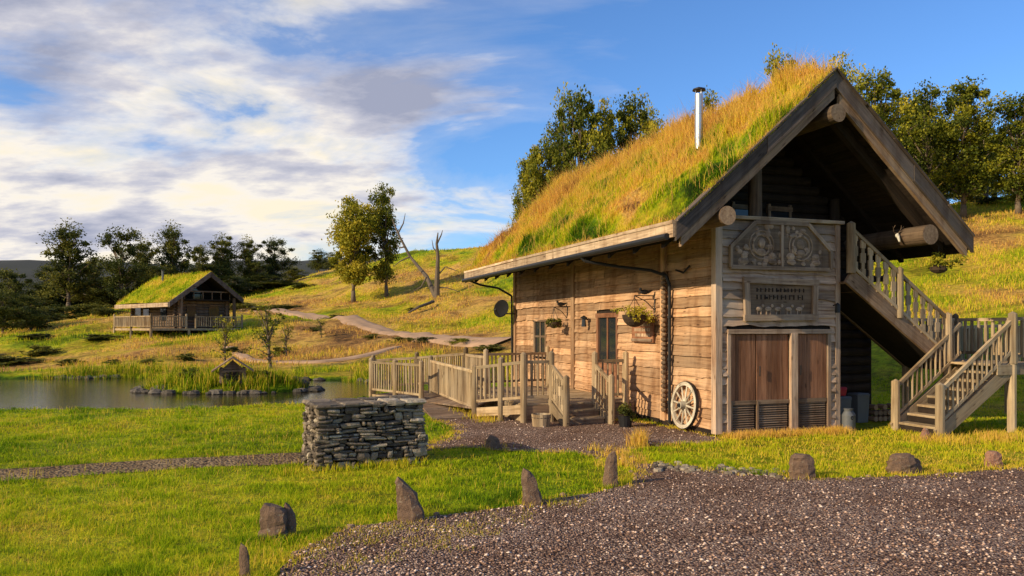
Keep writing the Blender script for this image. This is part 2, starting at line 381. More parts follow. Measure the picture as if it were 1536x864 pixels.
M['track']=simple('track_gravel',(.46,.29,.17),.95,0,.5,1.5)
tk=[strip('gravel_track',[pp(760,520,41),pp(700,515,43),pp(650,510,46),pp(600,497,54),pp(540,487,60),pp(440,470,75),pp(360,463,85),pp(250,460,95)],2.3,'track',.13),
strip('footpath',[pp(600,524,44),pp(540,535,41),pp(470,543,39.5),pp(400,535,41),pp(340,510,50)],.8,'track',.08)]
# ---------------------------------------------------------------- blades
def inpoly(x,y,poly):
    c=np.zeros(x.shape,bool);n=len(poly);j=n-1
    for i in range(n):
        xi,yi=poly[i];xj,yj=poly[j]
        if yi!=yj: c^=((yi>y)!=(yj>y))&(x<(xj-xi)*(y-yi)/(yj-yi)+xi)
        j=i
    return c
def blades(name,x,y,z,h,w,dry,lean=.35,parent=None,nrm=None):
    n=len(x);a=RS.uniform(0,2*np.pi,n);la=RS.uniform(0,2*np.pi,n);l=RS.rand(n)*lean*h
    dx=np.cos(a)*w/2;dy=np.sin(a)*w/2;lx=np.cos(la)*l;ly=np.sin(la)*l
    V=np.empty((n,5,3))
    V[:,0]=np.stack([x-dx,y-dy,z-.01],-1);V[:,1]=np.stack([x+dx,y+dy,z-.01],-1)
    V[:,2]=np.stack([x+dx*.8+lx*.35,y+dy*.8+ly*.35,z+h*.55],-1);V[:,3]=np.stack([x-dx*.8+lx*.35,y-dy*.8+ly*.35,z+h*.55],-1)
    V[:,4]=np.stack([x+lx*1.2,y+ly*1.2,z+h],-1)
    i=np.arange(n)[:,None]*5
    d=np.clip(dry[:,None]+np.array([-.1,-.1,.0,.0,.08])[None],0,1)
    return npmesh(name,V.reshape(-1,3),[i+np.array([[0,1,2,3]]),i+np.array([[3,2,4]])],['blade'],{'dry':d.ravel()},parent)
PH=math.radians(19.03); C0=Vector((3.943,15,0)); cb,sb=math.cos(PH),math.sin(PH)
def toL(x,y): X=x-C0.x;Y=y-C0.y; return X*cb+Y*sb,-X*sb+Y*cb
def toW(s,t): return C0.x+s*cb-t*sb, C0.y+s*sb+t*cb
n=340000
d=5.3*np.exp(RS.rand(n)*math.log(25/5.3)); az=RS.uniform(-.80,.82,n); x=az*d;y=d
s_,t_=toL(x,y)
ok=~inpoly(x,y,gpoly[::3])&~inpoly(x,y,dpoly[::3])&~((s_>-.02)&(s_<5)&(t_>-.02)&(t_<12))
p_,_=pondf(x,y); ok&=~((p_>-.05)&(y>18))
ok&=~((s_>-2.8)&(s_<0)&(t_>3.2)&(t_<12))
cl=fbm(x*3.0,y*3.0,2,3); ok&=(RS.rand(n)<(.35+1.6*(cl-.25)))
x=x[ok];y=y[ok];d=d[ok];cl=cl[ok]
dr=dryf(x,y)+RS.uniform(-.12,.12,len(x))-(cl-.5)*.45; hh=.018+.03*RS.rand(len(x))+.07*np.clip(cl-.42,0,1)*(1+d/14)
s_,t_=toL(x,y); fr=(s_>-1.5)&(y<16.5); dr=np.where(fr,dr+.12,dr)
blades('lawn_grass',x,y,hz(x,y),hh,.0045*np.maximum(1,d/6),dr,1.0)
def clumps(cx,cy,nper,rad,h,dry,wd=.006):
    k=len(cx);x=np.repeat(cx,nper)+RS.randn(k*nper)*rad;y=np.repeat(cy,nper)+RS.randn(k*nper)*rad
    return x,y,h*(.5+.7*RS.rand(k*nper)),np.full(k*nper,wd),dry+RS.uniform(-.15,.15,k*nper)
parts=[]
stones=[(615,780),(797,756),(915,728),(412,806),(432,800),(367,866),(740,672),(1203,716),(1355,708),(1490,698),(1388,658)]
sx=np.array([G(*p)[0] for p in stones]);sy=np.array([G(*p)[1] for p in stones])
parts.append(clumps(sx,sy-.05,60,.16,.11,.55))
i=RS.randint(0,len(gpoly)-1,900); gp=np.array(gpoly)[i]; gp=gp[(gp[:,1]<18)&(np.abs(gp[:,0])<gp[:,1]*.8)]
parts.append(clumps(gp[:,0]+RS.randn(len(gp))*.1,gp[:,1]+RS.randn(len(gp))*.1,13,.06,.06,.6))
wv=[(440,835),(480,820),(520,810),(560,800),(620,792),(680,790),(720,800),(560,830),(470,850),(640,815),(760,775),(850,755)]
for (u,v) in wv:
    gx,gy=G(u,v); parts.append(clumps(gx+RS.randn(9)*.2,gy+RS.randn(9)*.16,24,.07,.045,.5,.005))
t=RS.rand(160)*2.9; wx,wy=toW(t,-.15-RS.rand(160)*.35); parts.append(clumps(wx,wy,16,.08,.14,.7))
wx,wy=toW(3+4*RS.rand(120),-1.6-RS.rand(120)*.8); parts.append(clumps(wx,wy,16,.1,.14,.62))
wx,wy=toW(-3.2-RS.rand(60)*.5,3.5+RS.rand(60)*6); parts.append(clumps(wx,wy,16,.1,.18,.58))
bx=RS.uniform(-3.4,-1.3,60);by=11.55+ (bx+2.84)*.5+RS.randn(60)*.12-.15; parts.append(clumps(bx,by,14,.07,.12,.45))
gx,gy=G(930,690); parts.append(clumps(gx+RS.randn(20)*.25,gy+RS.randn(20)*.5,20,.07,.16,.7))
gx,gy=G(960,668); parts.append(clumps(gx+RS.randn(16)*.12,gy+RS.randn(16)*.2,20,.05,.3,.72))
k=1300; dd=6+RS.rand(k)*17; aa=RS.uniform(-.8,.8,k); m_=~inpoly(aa*dd,dd,gpoly[::3])&(pondf(aa*dd,dd)[0]<0); parts.append(clumps((aa*dd)[m_],dd[m_],6,.10,.12,.6,.005))
x,y,h,w,dr=[np.concatenate([p[i] for p in parts]) for i in range(5)]
blades('tall_grass',x,y,hz(x,y),h,w*np.maximum(1,y/9),np.clip(dr,0,1),.6)
n=30000; x=RS.uniform(-38,0,n);y=RS.uniform(26,40,n);p_,i_=pondf(x,y)
edge=((np.abs(p_+.05)<.2)&(RS.rand(n)<.5)&(fbm(x*.5,y*.5,7,2)>.42))|((i_>-.1)&(i_<1.2)&(fbm(x*.9,y*.9,6,2)>.40)); x=x[edge];y=y[edge]
x=np.repeat(x,7)+RS.randn(len(x)*7)*.1;y=np.repeat(y,7)+RS.randn(len(y)*7)*.1; z=hz(x,y)
blades('pond_reeds',x,y,z,.2+.4*RS.rand(len(x)),np.full(len(x),.02),np.clip(.03+.7*RS.rand(len(x))**1.6,0,1),.5)
n=150000; dd=30*np.exp(RS.rand(n)*math.log(120/30)); az=RS.uniform(-.75,.85,n);x=az*dd;y=dd;z=hz(x,y); p_,_=pondf(x,y)
ok=(z>-.05)&~((p_>-.2)&(y<40))&(fbm(x*.35,y*.35,5,3)>.46)
for tr_,wd_ in zip(tk,(1.3,.5)):
    dm=np.full(n,1e9)
    for q in tr_[::3]: dm=np.minimum(dm,(x-q[0])**2+(y-q[1])**2)
    ok&=dm>wd_**2*1.3
x=x[ok];y=y[ok];z=z[ok]
blades('hill_grass',x,y,z,(.08+.26*RS.rand(len(x))),.035*y/50,np.clip(dryf(x,y)+RS.uniform(-.25,.28,len(x)),0,1),.7)
# pebbles
n=34000; dd=4.5*np.exp(RS.rand(n)*math.log(20/4.5)); az=RS.uniform(-.6,.85,n); x=az*dd;y=dd; ok=inpoly(x,y,gpoly[::2]); x=x[ok];y=y[ok];n=len(x)
r=.006+.015*RS.rand(n)**2.2; base=np.array([(1,0,0),(0,1,0),(-1,0,0),(0,-1,0),(0,0,.7),(0,0,-.4)],float)
V=base[None]*r[:,None,None]*(1+.5*(RS.rand(n,6,3)-.5)); ang=RS.rand(n)*6.28; c,s=np.cos(ang)[:,None],np.sin(ang)[:,None]
V=np.stack([V[...,0]*c*1.3-V[...,1]*s,V[...,0]*s*1.3+V[...,1]*c,V[...,2]],-1)+np.stack([x,y,np.full(n,.017)],-1)[:,None]
fb=np.array([(0,1,4),(1,2,4),(2,3,4),(3,0,4),(1,0,5),(2,1,5),(3,2,5),(0,3,5)])
npmesh('gravel_pebbles',V.reshape(-1,3),[(np.arange(n)[:,None,None]*6+fb[None]).reshape(-1,3)],['pebble'],{'rnd':np.repeat(RS.rand(n),6)})
# ---------------------------------------------------------------- leaves / trees
def leafcloud(C,R,n,size,flat=.8):
    k=len(C);ctr=np.repeat(C,n,0);rad=np.repeat(R,n)
    v=RS.randn(k*n,3); v/=np.linalg.norm(v,axis=1)[:,None]; rr=RS.rand(k*n)**.5
    lump=1+.3*np.sin(v[:,0]*5+ctr[:,0]*9)*np.sin(v[:,1]*5+ctr[:,1]*7)
    p=ctr+v*(rr*lump)[:,None]*rad[:,None]*np.array([1,1,flat])
    a=RS.randn(k*n,3);a/=np.linalg.norm(a,axis=1)[:,None];b_=np.cross(a,RS.randn(k*n,3));b_/=np.linalg.norm(b_,axis=1)[:,None]
    sz=size*(.6+.8*RS.rand(k*n))[:,None]; a=a*sz*.5;b_=b_*sz*.35
    V=np.stack([p-a,p-b_,p+a,p+b_],1)
    rnd=np.clip(np.repeat(RS.rand(k),n)*.45+RS.rand(k*n)*.3+.22*rr+.12*v[:,2],0,1)  # clump shading put into leaf colour: inner and lower leaves darker, upper lighter
    return V.reshape(-1,3),np.arange(k*n*4).reshape(-1,4),np.repeat(rnd,4)
def treemesh(name,seed,H=10.,W=6.,cbs=.25,nl=26,leaf=.26,per=170,bend=.5,crad=.13,mat='leaf',trunk=.02,shape=0,flat=.85):
    rnd=random.Random(seed); mb=MB(); tp=[]
    bx,by=rnd.uniform(-bend,bend),rnd.uniform(-bend,bend)
    for i in range(9):
        f=i/8; tp.append(Vector((bx*f*f+rnd.uniform(-.1,.1)*(i>0),by*f*f+rnd.uniform(-.1,.1)*(i>0),f*H*.88)))
    rr=[H*trunk*(1.35 if i==0 else 1-.85*i/8) for i in range(9)]
    mb.tube([tuple(p) for p in tp],rr,'bark',8)
    C=[];R=[]
    lob=[rnd.uniform(.5,1.2) for _ in range(16)]
    for i in range(nl):
        th=i*2.4+rnd.uniform(-.5,.5); zf=-1+2*((i+.5)/nl)+rnd.uniform(-.1,.1) if shape==1 else rnd.uniform(-.95,.95)
        zf=max(-.98,min(.97,zf)); ang=math.sqrt(max(0,1-abs(zf)**2.3))
        if shape==1: ang=max(.12,math.sqrt(max(0,1-abs(max(zf,-.75))**2.6)))*(1-.12*zf)
        lb=lob[(int((th%6.283)/6.283*4)+int((zf+1)*2)*4)%16]
        k=rnd.uniform(.35,1.0)*lb
        e=Vector((math.cos(th)*ang*W/2*k+bx*.6,math.sin(th)*ang*W/2*k+by*.6,(cbs+1)/2*H+zf*(1-cbs)/2*H*(1 if zf<0 else .85+.18*lb)))
        f0=max(.12,min(.92,(e.z/H)*rnd.uniform(.6,.9)));q=f0*8;j=int(q);s0=tp[j].lerp(tp[min(8,j+1)],q-j)
        mid=s0.lerp(e,.5)+Vector((0,0,rnd.uniform(-.05,.35)))
        mb.tube([tuple(s0),tuple(mid),tuple(e)],[H*.007,H*.0045,H*.0015],'bark',5)
        C.append(e);R.append(W*crad*rnd.choice([.55,.8,1.1,1.5]))
        if rnd.random()<.7: C.append(mid+Vector((rnd.uniform(-.5,.5),rnd.uniform(-.5,.5),.2)));R.append(W*crad*rnd.uniform(.5,.95))
    C.append(tp[8]+Vector((0,0,H*.03)));R.append(W*crad*.8)
    LV,LF,LR=leafcloud(np.array([tuple(c) for c in C]),np.array(R),per,leaf,flat)
    V0=np.array(mb.v);nv=len(V0);q=[f for f in mb.f if len(f)==4];t3=[f for f in mb.f if len(f)==3]
    Fs=[np.array(q),np.array(t3),LF+nv]; mi=np.concatenate([np.zeros(len(q)+len(t3)),np.ones(len(LF))])
    return npmesh('_'+name,np.concatenate([V0,LV]),Fs,['bark',mat],{'rnd':np.concatenate([np.full(nv,.5),LR])},matidx=mi)
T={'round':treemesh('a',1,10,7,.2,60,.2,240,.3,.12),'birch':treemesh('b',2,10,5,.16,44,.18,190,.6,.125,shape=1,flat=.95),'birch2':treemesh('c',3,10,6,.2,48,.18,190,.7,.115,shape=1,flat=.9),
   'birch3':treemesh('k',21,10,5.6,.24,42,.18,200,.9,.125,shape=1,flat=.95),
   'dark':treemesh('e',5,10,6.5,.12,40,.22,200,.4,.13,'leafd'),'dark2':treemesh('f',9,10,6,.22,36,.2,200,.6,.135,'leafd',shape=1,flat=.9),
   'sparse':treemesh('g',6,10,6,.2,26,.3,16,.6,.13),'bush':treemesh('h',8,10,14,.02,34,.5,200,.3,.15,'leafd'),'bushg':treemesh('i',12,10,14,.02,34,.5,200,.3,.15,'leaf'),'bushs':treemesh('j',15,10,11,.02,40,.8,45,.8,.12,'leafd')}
TW={'round':7,'birch':5,'birch2':6,'birch3':5.6,'dark':6.5,'dark2':6,'sparse':6,'bush':14,'bushg':14,'bushs':11}
def tree(kind,u,vtop,d,wpx,name,parent=None,vbase=None,xoff=0):
    x=(u-768)/F*d; z=hz1(x,d)-.1; top=CZ-(vtop-HV)/F*d; H=max(.4,top-z); W=wpx/F*d
    o=bpy.data.objects.new(name,T[kind]); o.location=(x,d,z); o.rotation_euler=(0,0,random.random()*6.28); k=W/TW[kind]*1.15; o.scale=(k,k,H/10.6)
    return link(o,parent)
tree('round',530,284,80,94,'oak_tree')
tree('birch',580,274,82,58,'birch_tree')
for a in [('birch2',866,126,60,98),('birch3',902,150,61,70),('birch2',945,140,62,90),('birch',808,205,64,76),('birch3',840,170,66,76),('birch',968,158,70,64),('birch2',790,230,72,60),('birch',985,178,66,50),
          ('birch3',1062,134,75,66),('birch2',1175,74,55,88),('birch3',1215,95,56,60),('birch3',1262,84,55,80),('birch2',1315,98,58,100),('birch',1355,135,66,80),('birch3',1395,122,64,90),('birch2',1445,116,62,108),('birch',1480,165,70,75),('birch2',1528,136,60,100),('birch3',1590,120,60,100),('birch2',1650,110,55,100),('birch',1490,200,82,80),('birch2',1415,175,80,90),('birch3',1375,185,80,80),('birch2',1720,120,50,100),('birch2',1545,210,84,90),('birch',1450,215,86,80),('birch3',1340,200,84,80)]:
    tree(*a,'birch_tree')
for a in [('bush',1340,270,72,60),('bush',1400,290,70,50),('bush',1300,250,70,70),('bushg',1530,272,66,60),('bush',1460,285,78,70),('bushs',1480,295,66,40)]: tree(*a,'hillside_bush')
tl=empty('distant_treeline')
for a in [('dark2',102,334,95,84),('dark',182,336,92,72),('dark2',215,358,98,56),('dark2',258,336,100,64),('dark',300,364,105,46),('dark2',335,352,108,60),('dark2',372,356,110,46),('dark',412,354,112,50),('dark',70,395,105,50),('dark',140,385,100,60),('dark',15,400,70,70),('dark2',-30,395,70,70),('dark',45,440,62,60),('dark',5,430,60,60),('dark2',-80,380,80,70),('dark',240,395,96,55),('dark',385,390,108,50),('dark',320,394,104,50),('dark2',478,374,125,34),('dark2',500,378,130,34),('dark2',440,400,135,46),('dark',350,412,100,60),('dark',280,412,98,60),('dark',400,412,104,60),('dark',160,415,96,60),('dark',430,420,112,50)]:
    tree(*a,'tree',tl)
us=[-60,-20,20,60,90,120,150,180,215,245,270,300,330,355,380,405,430,455,0,35,75,130,160,365,395,420]
for i,u in enumerate(us): tree('bush',u,random.uniform(422,442) if i<18 else random.uniform(448,465),random.uniform(95,112) if i<18 else random.uniform(80,92),random.uniform(55,80),'undergrowth',tl)
for a in [('bushs',20,535,46,80),('bushs',60,518,50,50),('bushs',-30,530,46,90),('bushs',105,538,43,36),('bushs',225,538,41,34),('bushs',50,460,68,90),('bushs',605,512,47,46),('bushs',640,515,45,40),('bushg',690,520,43,50),('bushs',400,556,28,40),('bushs',318,560,28.3,22),('bushs',285,552,28,34),('bushs',560,518,50,26),('bushs',735,520,40,50),('bushs',505,472,66,40),('bushs',280,530,44,30),('bushs',170,540,41,26),('bushs',620,470,70,24),('bushs',470,500,56,26),('bushs',150,505,54,60),('bushs',60,500,56,60),('bushs',350,520,48,36),('bushs',420,520,46,30)]:
    tree(*a,'pondside_bush')
tree('sparse',405,452,37,74,'young_birch_tree'); tree('sparse',338,472,39,50,'young_birch_tree'); tree('sparse',482,475,52,26,'young_birch_tree'); tree('sparse',430,480,45,40,'young_birch_tree')
# dead tree
mb=MB(); d0=74
def W_(u,v,dd=d0): return P(u,v,dd)
bx,by,_=P(655,450,d0); bz=hz1(bx,by)
mb.tube([(bx,by,bz-.2),W_(656,410),W_(657,385),W_(655,365),W_(657,349)],[.30,.22,.17,.12,.05],'deadbark',8)
mb.tube([(bx,by,bz),W_(640,415,75),W_(615,385,76),W_(597,350,76),W_(588,328,77)],[.26,.2,.14,.09,.04],'deadbark',8)
for pts in ([(656,365),(662,352),(664,345)],[(657,380),(650,372),(648,360)],[(650,430),(672,432),(690,438)],[(655,415),(668,400),(690,408)],[(640,415),(632,430),(615,440)],[(615,385),(600,392),(590,400)],[(597,350),(605,335),(608,320)],[(607,370),(600,372),(594,366)]):
    mb.tube([W_(*p) for p in pts],[.09,.06,.02],'deadbark',6)
mb.done('dead_tree')
mb=MB(); a=P(612,470,66);b2=P(650,455,70); z1=hz1(a[0],a[1])
mb.tube([(a[0],a[1],z1+.2),(a[0]+.8,a[1]+.5,z1+.7),(b2[0],b2[1],hz1(b2[0],b2[1])+.5)],[.06,.12,.15],'deadbark',7); mb.done('fallen_log')
# ---------------------------------------------------------------- HOUSE
house=empty('timber_house',C0,PH); FR=(C0,PH)
APX=1.9; ZE=3.92; KS=.879; SE=-1.48; SR=5.28; T0=-1.0; T1=12.5; HX=4.9
def zr(s): return ZE+(APX-SE-abs(s-APX))*KS
def wallboards(mb,fixed,axis,a0,a1,z0,z1,outn,opens,mat,bh=.2,lens=(2.2,4.2),top=None,proud=.045,ampr=(.008,.028)):
    z=z0;row=0
    while z<z1-.02:
        h=bh*random.uniform(.85,1.15); zt=min(z+h,z1); iv=[(a0,a1)]
        for (o0,o1,oz0,oz1) in opens:
            if zt>oz0+.03 and z<oz1-.03:
                nv=[]
                for (p,q) in iv:
                    if o1<=p or o0>=q: nv.append((p,q))
                    else:
                        if o0>p: nv.append((p,o0))
                        if o1<q: nv.append((o1,q))
                iv=nv
        for (p,q) in iv:
            x=p
            while x<q-.01:
                L=random.uniform(*lens); e=min(q,x+L)
                if q-e<.6: e=q
                n=max(2,int((e-x)/.12)); vs=[];gc=[];ph=random.random()*50;amp=random.uniform(*ampr)
                pr=proud*random.uniform(.75,1.25)
                for i in range(n+1):
                    xx=x+.004+(e-x-.008)*i/n; wv=amp*(2*float(vn(ph+xx*2.2,ph,1))-1)+amp*.6*(2*float(vn(ph+xx*7,ph,2))-1)
                    for zz,dd in ((z-.02+wv,0.0),(z-.02+wv,pr),(zt,pr*.3)):
                        c=fixed+outn*dd
                        vs.append((xx,c,zz) if axis=='s' else (c,xx,zz)); gc.append((xx,zz,dd))
                fs=[]
                for i in range(n):
                    o=i*3; fs+=[(o,o+3,o+4,o+1),(o+1,o+4,o+5,o+2)]
                mb.add(vs,fs,mat,gc); x=e
        z=zt;row+=1
mb=MB()
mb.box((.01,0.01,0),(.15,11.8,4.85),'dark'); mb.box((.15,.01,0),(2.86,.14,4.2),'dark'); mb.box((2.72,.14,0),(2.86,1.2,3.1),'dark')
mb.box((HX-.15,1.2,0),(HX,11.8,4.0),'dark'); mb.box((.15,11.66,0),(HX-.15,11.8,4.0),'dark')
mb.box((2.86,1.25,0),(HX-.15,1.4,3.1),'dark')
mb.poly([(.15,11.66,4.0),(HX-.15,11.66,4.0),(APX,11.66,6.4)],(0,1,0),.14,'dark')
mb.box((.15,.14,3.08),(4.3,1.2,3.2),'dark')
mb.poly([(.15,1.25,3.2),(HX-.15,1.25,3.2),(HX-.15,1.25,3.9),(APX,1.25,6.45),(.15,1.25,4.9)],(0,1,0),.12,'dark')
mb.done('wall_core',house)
mb=MB(); z=3.3
while z<6.2:
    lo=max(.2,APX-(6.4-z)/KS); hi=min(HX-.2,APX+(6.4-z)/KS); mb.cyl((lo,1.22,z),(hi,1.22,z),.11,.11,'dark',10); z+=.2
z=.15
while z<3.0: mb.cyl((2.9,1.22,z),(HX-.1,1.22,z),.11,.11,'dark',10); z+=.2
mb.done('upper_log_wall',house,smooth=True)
mb=MB()
side_open=[(4.12,5.32,.40,2.44),(8.85,9.9,1.24,2.36)]
for a,b_ in ((.09,1.82),(2.02,6.7),(6.9,11.55)): wallboards(mb,0,'t',a,b_,.12,4.6,-1,side_open,'side',proud=.055)
mb.done('side_cladding',house)
mb=MB(); wallboards(mb,0,'s',.09,2.78,.1,4.2,-1,[(.2,2.66,.1,2.06)],'front',.17,(2.7,3),proud=.065,ampr=(.015,.04)); mb.done('front_cladding',house)
mb=MB()
for t,w in ((1.92,.2),(6.8,.2),(11.65,.2)): mb.box((-.085,t-w/2,.1),(0.0,t+w/2,4.6),'side')
mb.box((-.07,-.07,.05),(.085,.085,4.4),'front'); mb.box((2.78,-.06,.05),(2.9,.1,4.2),'front')
mb.box((-.03,-.13,4.2),(2.95,.13,4.27),'fascia')
mb.box((-.06,.1,0),(0,11.8,.12),'dark')
mb.done('corner_boards',house,bevel=.008)
def window(mb,t0,t1,z0,z1,s=0,door=False,frame='log'):
    w=.09
    mb.box((s-.05,t0,z0),(s+.04,t0+w,z1),frame);mb.box((s-.05,t1-w,z0),(s+.04,t1,z1),frame);mb.box((s-.055,t0-.04,z1-w),(s+.04,t1+.04,z1+.02),frame)
    if not door: mb.box((s-.09,t0-.05,z0-.03),(s+.04,t1+.05,z0+.05),frame)
    mb.box((s+.0,t0+w,z0+(.0 if door else .05)),(s+.006,t1-w,z1-w),'glass')
    zz=z0+(.75 if door else .55); mb.box((s-.03,t0+w,zz),(s-.002,t1-w,zz+.06),frame)
    mb.box((s-.03,(t0+t1)/2-.025,(z0+.8 if door else z0+.05)),(s-.003,(t0+t1)/2+.025,z1-w),frame)
    if door: mb.box((s-.025,t0+w,z0),(s-.003,t1-w,z0+.75),'door')
mb=MB(); window(mb,4.12,5.32,.40,2.44,0,True,'door'); mb.done('entrance_door',house,bevel=.004)
mb=MB(); window(mb,8.85,9.9,1.24,2.36,0,False,'log'); mb.done('side_window',house,bevel=.004)
mb=MB(); y=-.03
mb.box((.2,y-.06,1.98),(2.66,.02,2.07),'front');mb.box((.2,y-.04,.05),(.28,.02,1.98),'front');mb.box((2.58,y-.04,.05),(2.66,.02,1.98),'front')
for a,b_ in ((.28,.86),(.88,1.64),(1.84,2.57)):
    x=a
    while x<b_-.02:
        e=min(b_,x+.125); mb.box((x+.003,y-.0,.68),(e-.003,y+.035,1.97),'door'); x=e
    z=.1
    while z<.62: mb.beam((a+.03,y+.01,z),(b_-.03,y+.01,z+.001),.05,.012,'log',up=(0,-.6,.8)); z+=.045
    mb.box((a,y-.02,.6),(b_,y+.02,.68),'log');mb.box((a,y-.02,.05),(b_,y+.02,.11),'log'); mb.box((a,y+.022,.1),(b_,y+.03,.66),'dark')
    mb.box((a,y-.03,.05),(a+.045,y+.025,.66),'log')
mb.box((1.66,y-.07,.05),(1.82,y+.02,1.99),'front'); mb.cyl((.93,y-.05,1.15),(.93,y-.05,1.35),.012,.012,'iron',6); mb.cyl((1.9,y-.05,1.15),(1.9,y-.05,1.35),.012,.012,'iron',6)
mb.done('double_doors',house,bevel=.004)
def carve(mb,a0,a1,z0,z1,y,n,axis='s',mat='carve',seed=0):
    r=random.Random(seed)
    for i in range(n):
        cx=r.uniform(a0,a1);cz=r.uniform(z0,z1);k=r.uniform(.03,.075)
        c=(cx,y,cz) if axis=='s' else (y,cx,cz); sc=(1,.35,r.uniform(.5,1.3)) if axis=='s' else (.35,1,r.uniform(.5,1.3))
        mb.sphere(c,k,mat,sc,.15,8)
def ring(mb,c,R,r,mat,axis='s',n=20):
    pts=[]
    for i in range(n+1):
        a=2*math.pi*i/n
        pts.append((c[0]+R*math.cos(a),c[1],c[2]+R*math.sin(a)) if axis=='s' else (c[0],c[1]+R*math.cos(a),c[2]+R*math.sin(a)))
    mb.tube(pts,r,mat,6)
mb=MB(); a,b_,z0,z1=.60,2.24,2.25,3.06
mb.beam((a-.05,-.1,z0+.04),(b_+.05,-.1,z0+.06),.07,.12,'carve');mb.beam((a-.07,-.1,z1-.03),(b_+.07,-.1,z1-.06),.07,.12,'carve')
mb.beam((a+.03,-.095,z0),(a-.0,-.095,z1),.12,.07,'carve',up=(0,1,0));mb.beam((b_-.03,-.095,z0),(b_+.0,-.095,z1),.12,.07,'carve',up=(0,1,0))
mb.box((a+.06,-.08,z0+.08),(b_-.06,-.05,z1-.08),'log')
r_=random.Random(3)
for row,(zz,hh_) in enumerate(((2.84,.075),(2.70,.09))):
    x=a+.25
    while x<b_-.25:
        w=r_.uniform(.03,.06); mb.box((x,-.094,zz-hh_/2),(x+.02,-.08,zz+hh_/2),'dark'); 
        if r_.random()<.7: mb.box((x+.02,-.092,zz+r_.choice([-.3,0,.3])*hh_-.008),(x+w+.02,-.08,zz+.008),'dark')
        x+=w+.05
for x in (a+.3,a+.52,a+.75,a+1.0,a+1.25):
    mb.sphere((x,-.09,2.47),.08,'carve',(1,.3,.55),.1);mb.sphere((x+.09,-.09,2.53),.035,'carve',(1,.4,1));[mb.box((x+o,-.098,2.36),(x+o+.018,-.08,2.44),'carve') for o in(-.05,.04)]
mb.done('carved_sign',house)
mb=MB(); pts=[(.24,3.27),(2.6,3.27),(2.6,3.66),(2.05,4.16),(.8,4.16),(.24,3.66)]
mb.poly([(p[0],-.1,p[1]) for p in pts],(0,1,0),.05,'rafter')
for i in range(6):
    p,q=pts[i],pts[(i+1)%6]; mb.beam((p[0],-.115,p[1]),(q[0],-.115,q[1]),.05,.075,'carve')
mb.box((1.39,-.135,3.3),(1.45,-.1,4.14),'carve')
for cx in (.95,1.88):
    ring(mb,(cx,-.105,3.72),.2,.022,'carve'); ring(mb,(cx,-.105,3.72),.28,.014,'carve'); mb.sphere((cx,-.105,3.75),.09,'carve',(1,.4,1.1),.1); mb.sphere((cx,-.105,3.58),.1,'carve',(1.1,.35,.7),.1)
for cx in (.55,2.25,1.2,1.65): mb.sphere((cx,-.105,3.5),.08,'carve',(1,.4,1),.15); mb.sphere((cx,-.105,3.4),.11,'carve',(1,.35,.6),.15)
carve(mb,.45,2.4,3.33,3.5,-.102,26,seed=4); carve(mb,.85,2.0,3.9,4.1,-.102,16,seed=5); carve(mb,.4,2.45,3.5,3.7,-.102,18,seed=6)
mb.done('carved_panel',house,smooth=True)
mb=MB(); mb.box((-.11,2.28,1.77),(-.07,3.26,2.32),'door')
mb.box((-.14,2.3,1.79),(-.11,3.24,1.85),'carve')
mb.box((-.14,2.3,2.25),(-.11,3.24,2.31),'carve'); r_=random.Random(8)
for zz in (2.17,2.05,1.93):
    x=2.4
    while x<3.1: w=r_.uniform(.03,.07); mb.box((-.12,x,zz-.035),(-.11,x+w,zz+.035),'fascia') ; x+=w+.03
for x in(2.5,3.05): mb.cyl((-.09,x,2.32),(-.09,x,2.45),.006,.006,'iron',5)
mb.sphere((-.1,2.77,2.38),.09,'carve',(.3,1.6,.6),.15)
mb.done('name_sign',house)
# roof structure
mb=MB()
def slab(mb,s0,s1,t0,t1,zo0,zo1,mat):
    vs=[]
    for t in (t0,t1):
        for s,zo in ((s0,zo0),(s1,zo0),(s1,zo1),(s0,zo1)): vs.append((s,t,zr(s)+zo))
    gc=[(v[1],v[0],v[2]) for v in vs]
    if abs(t1-t0)<.3: gc=[((v[0])*1.33,v[1],(v[2]-zr(v[0]))) for v in vs]
    mb.add(vs,[(0,1,2,3),(7,6,5,4),(0,4,5,1),(1,5,6,2),(2,6,7,3),(3,7,4,0)],mat,gc)
x=SE
while x<SR-.02:
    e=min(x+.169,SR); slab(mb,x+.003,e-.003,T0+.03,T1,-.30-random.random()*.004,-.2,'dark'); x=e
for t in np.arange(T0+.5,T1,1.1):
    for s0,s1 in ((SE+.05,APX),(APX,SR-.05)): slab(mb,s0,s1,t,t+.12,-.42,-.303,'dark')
mb.done('roof_boards',house)
mb=MB()
for s0,s1 in ((SE-.04,APX),(APX,SR+.04)):
    sm=s0+(s1-s0)*.55
    for q0,q1,dj in ((s0,sm-.003,0),(sm+.003,s1,.012)): slab(mb,q0,q1,T0-.06-dj,T0-dj,-.27,.04,'barge')
    slab(mb,s0+.12,s1-.0 if s1==APX else s1-.12,T0-.02,T0+.06,-.47,-.272,'log')
    slab(mb,s0,s1,T1-.05,T1+.05,-.30,.0,'barge')
    n_=5
    for k in range(n_):
        a=s0+(s1-s0)*k/n_; b_=s0+(s1-s0)*(k+1)/n_; j=random.uniform(0,.04); slab(mb,a+.004,b_-.004,T0-.11,T0+.03,.042+j,.075+j,'barge')
for s0,s1 in ((SE+.3,APX),(APX,SR-.3)): slab(mb,s0,s1,T0+.35,T0+.5,-.55,-.31,'dark')
mb.done('barge_boards',house)
mb=MB()
x=T0-.02
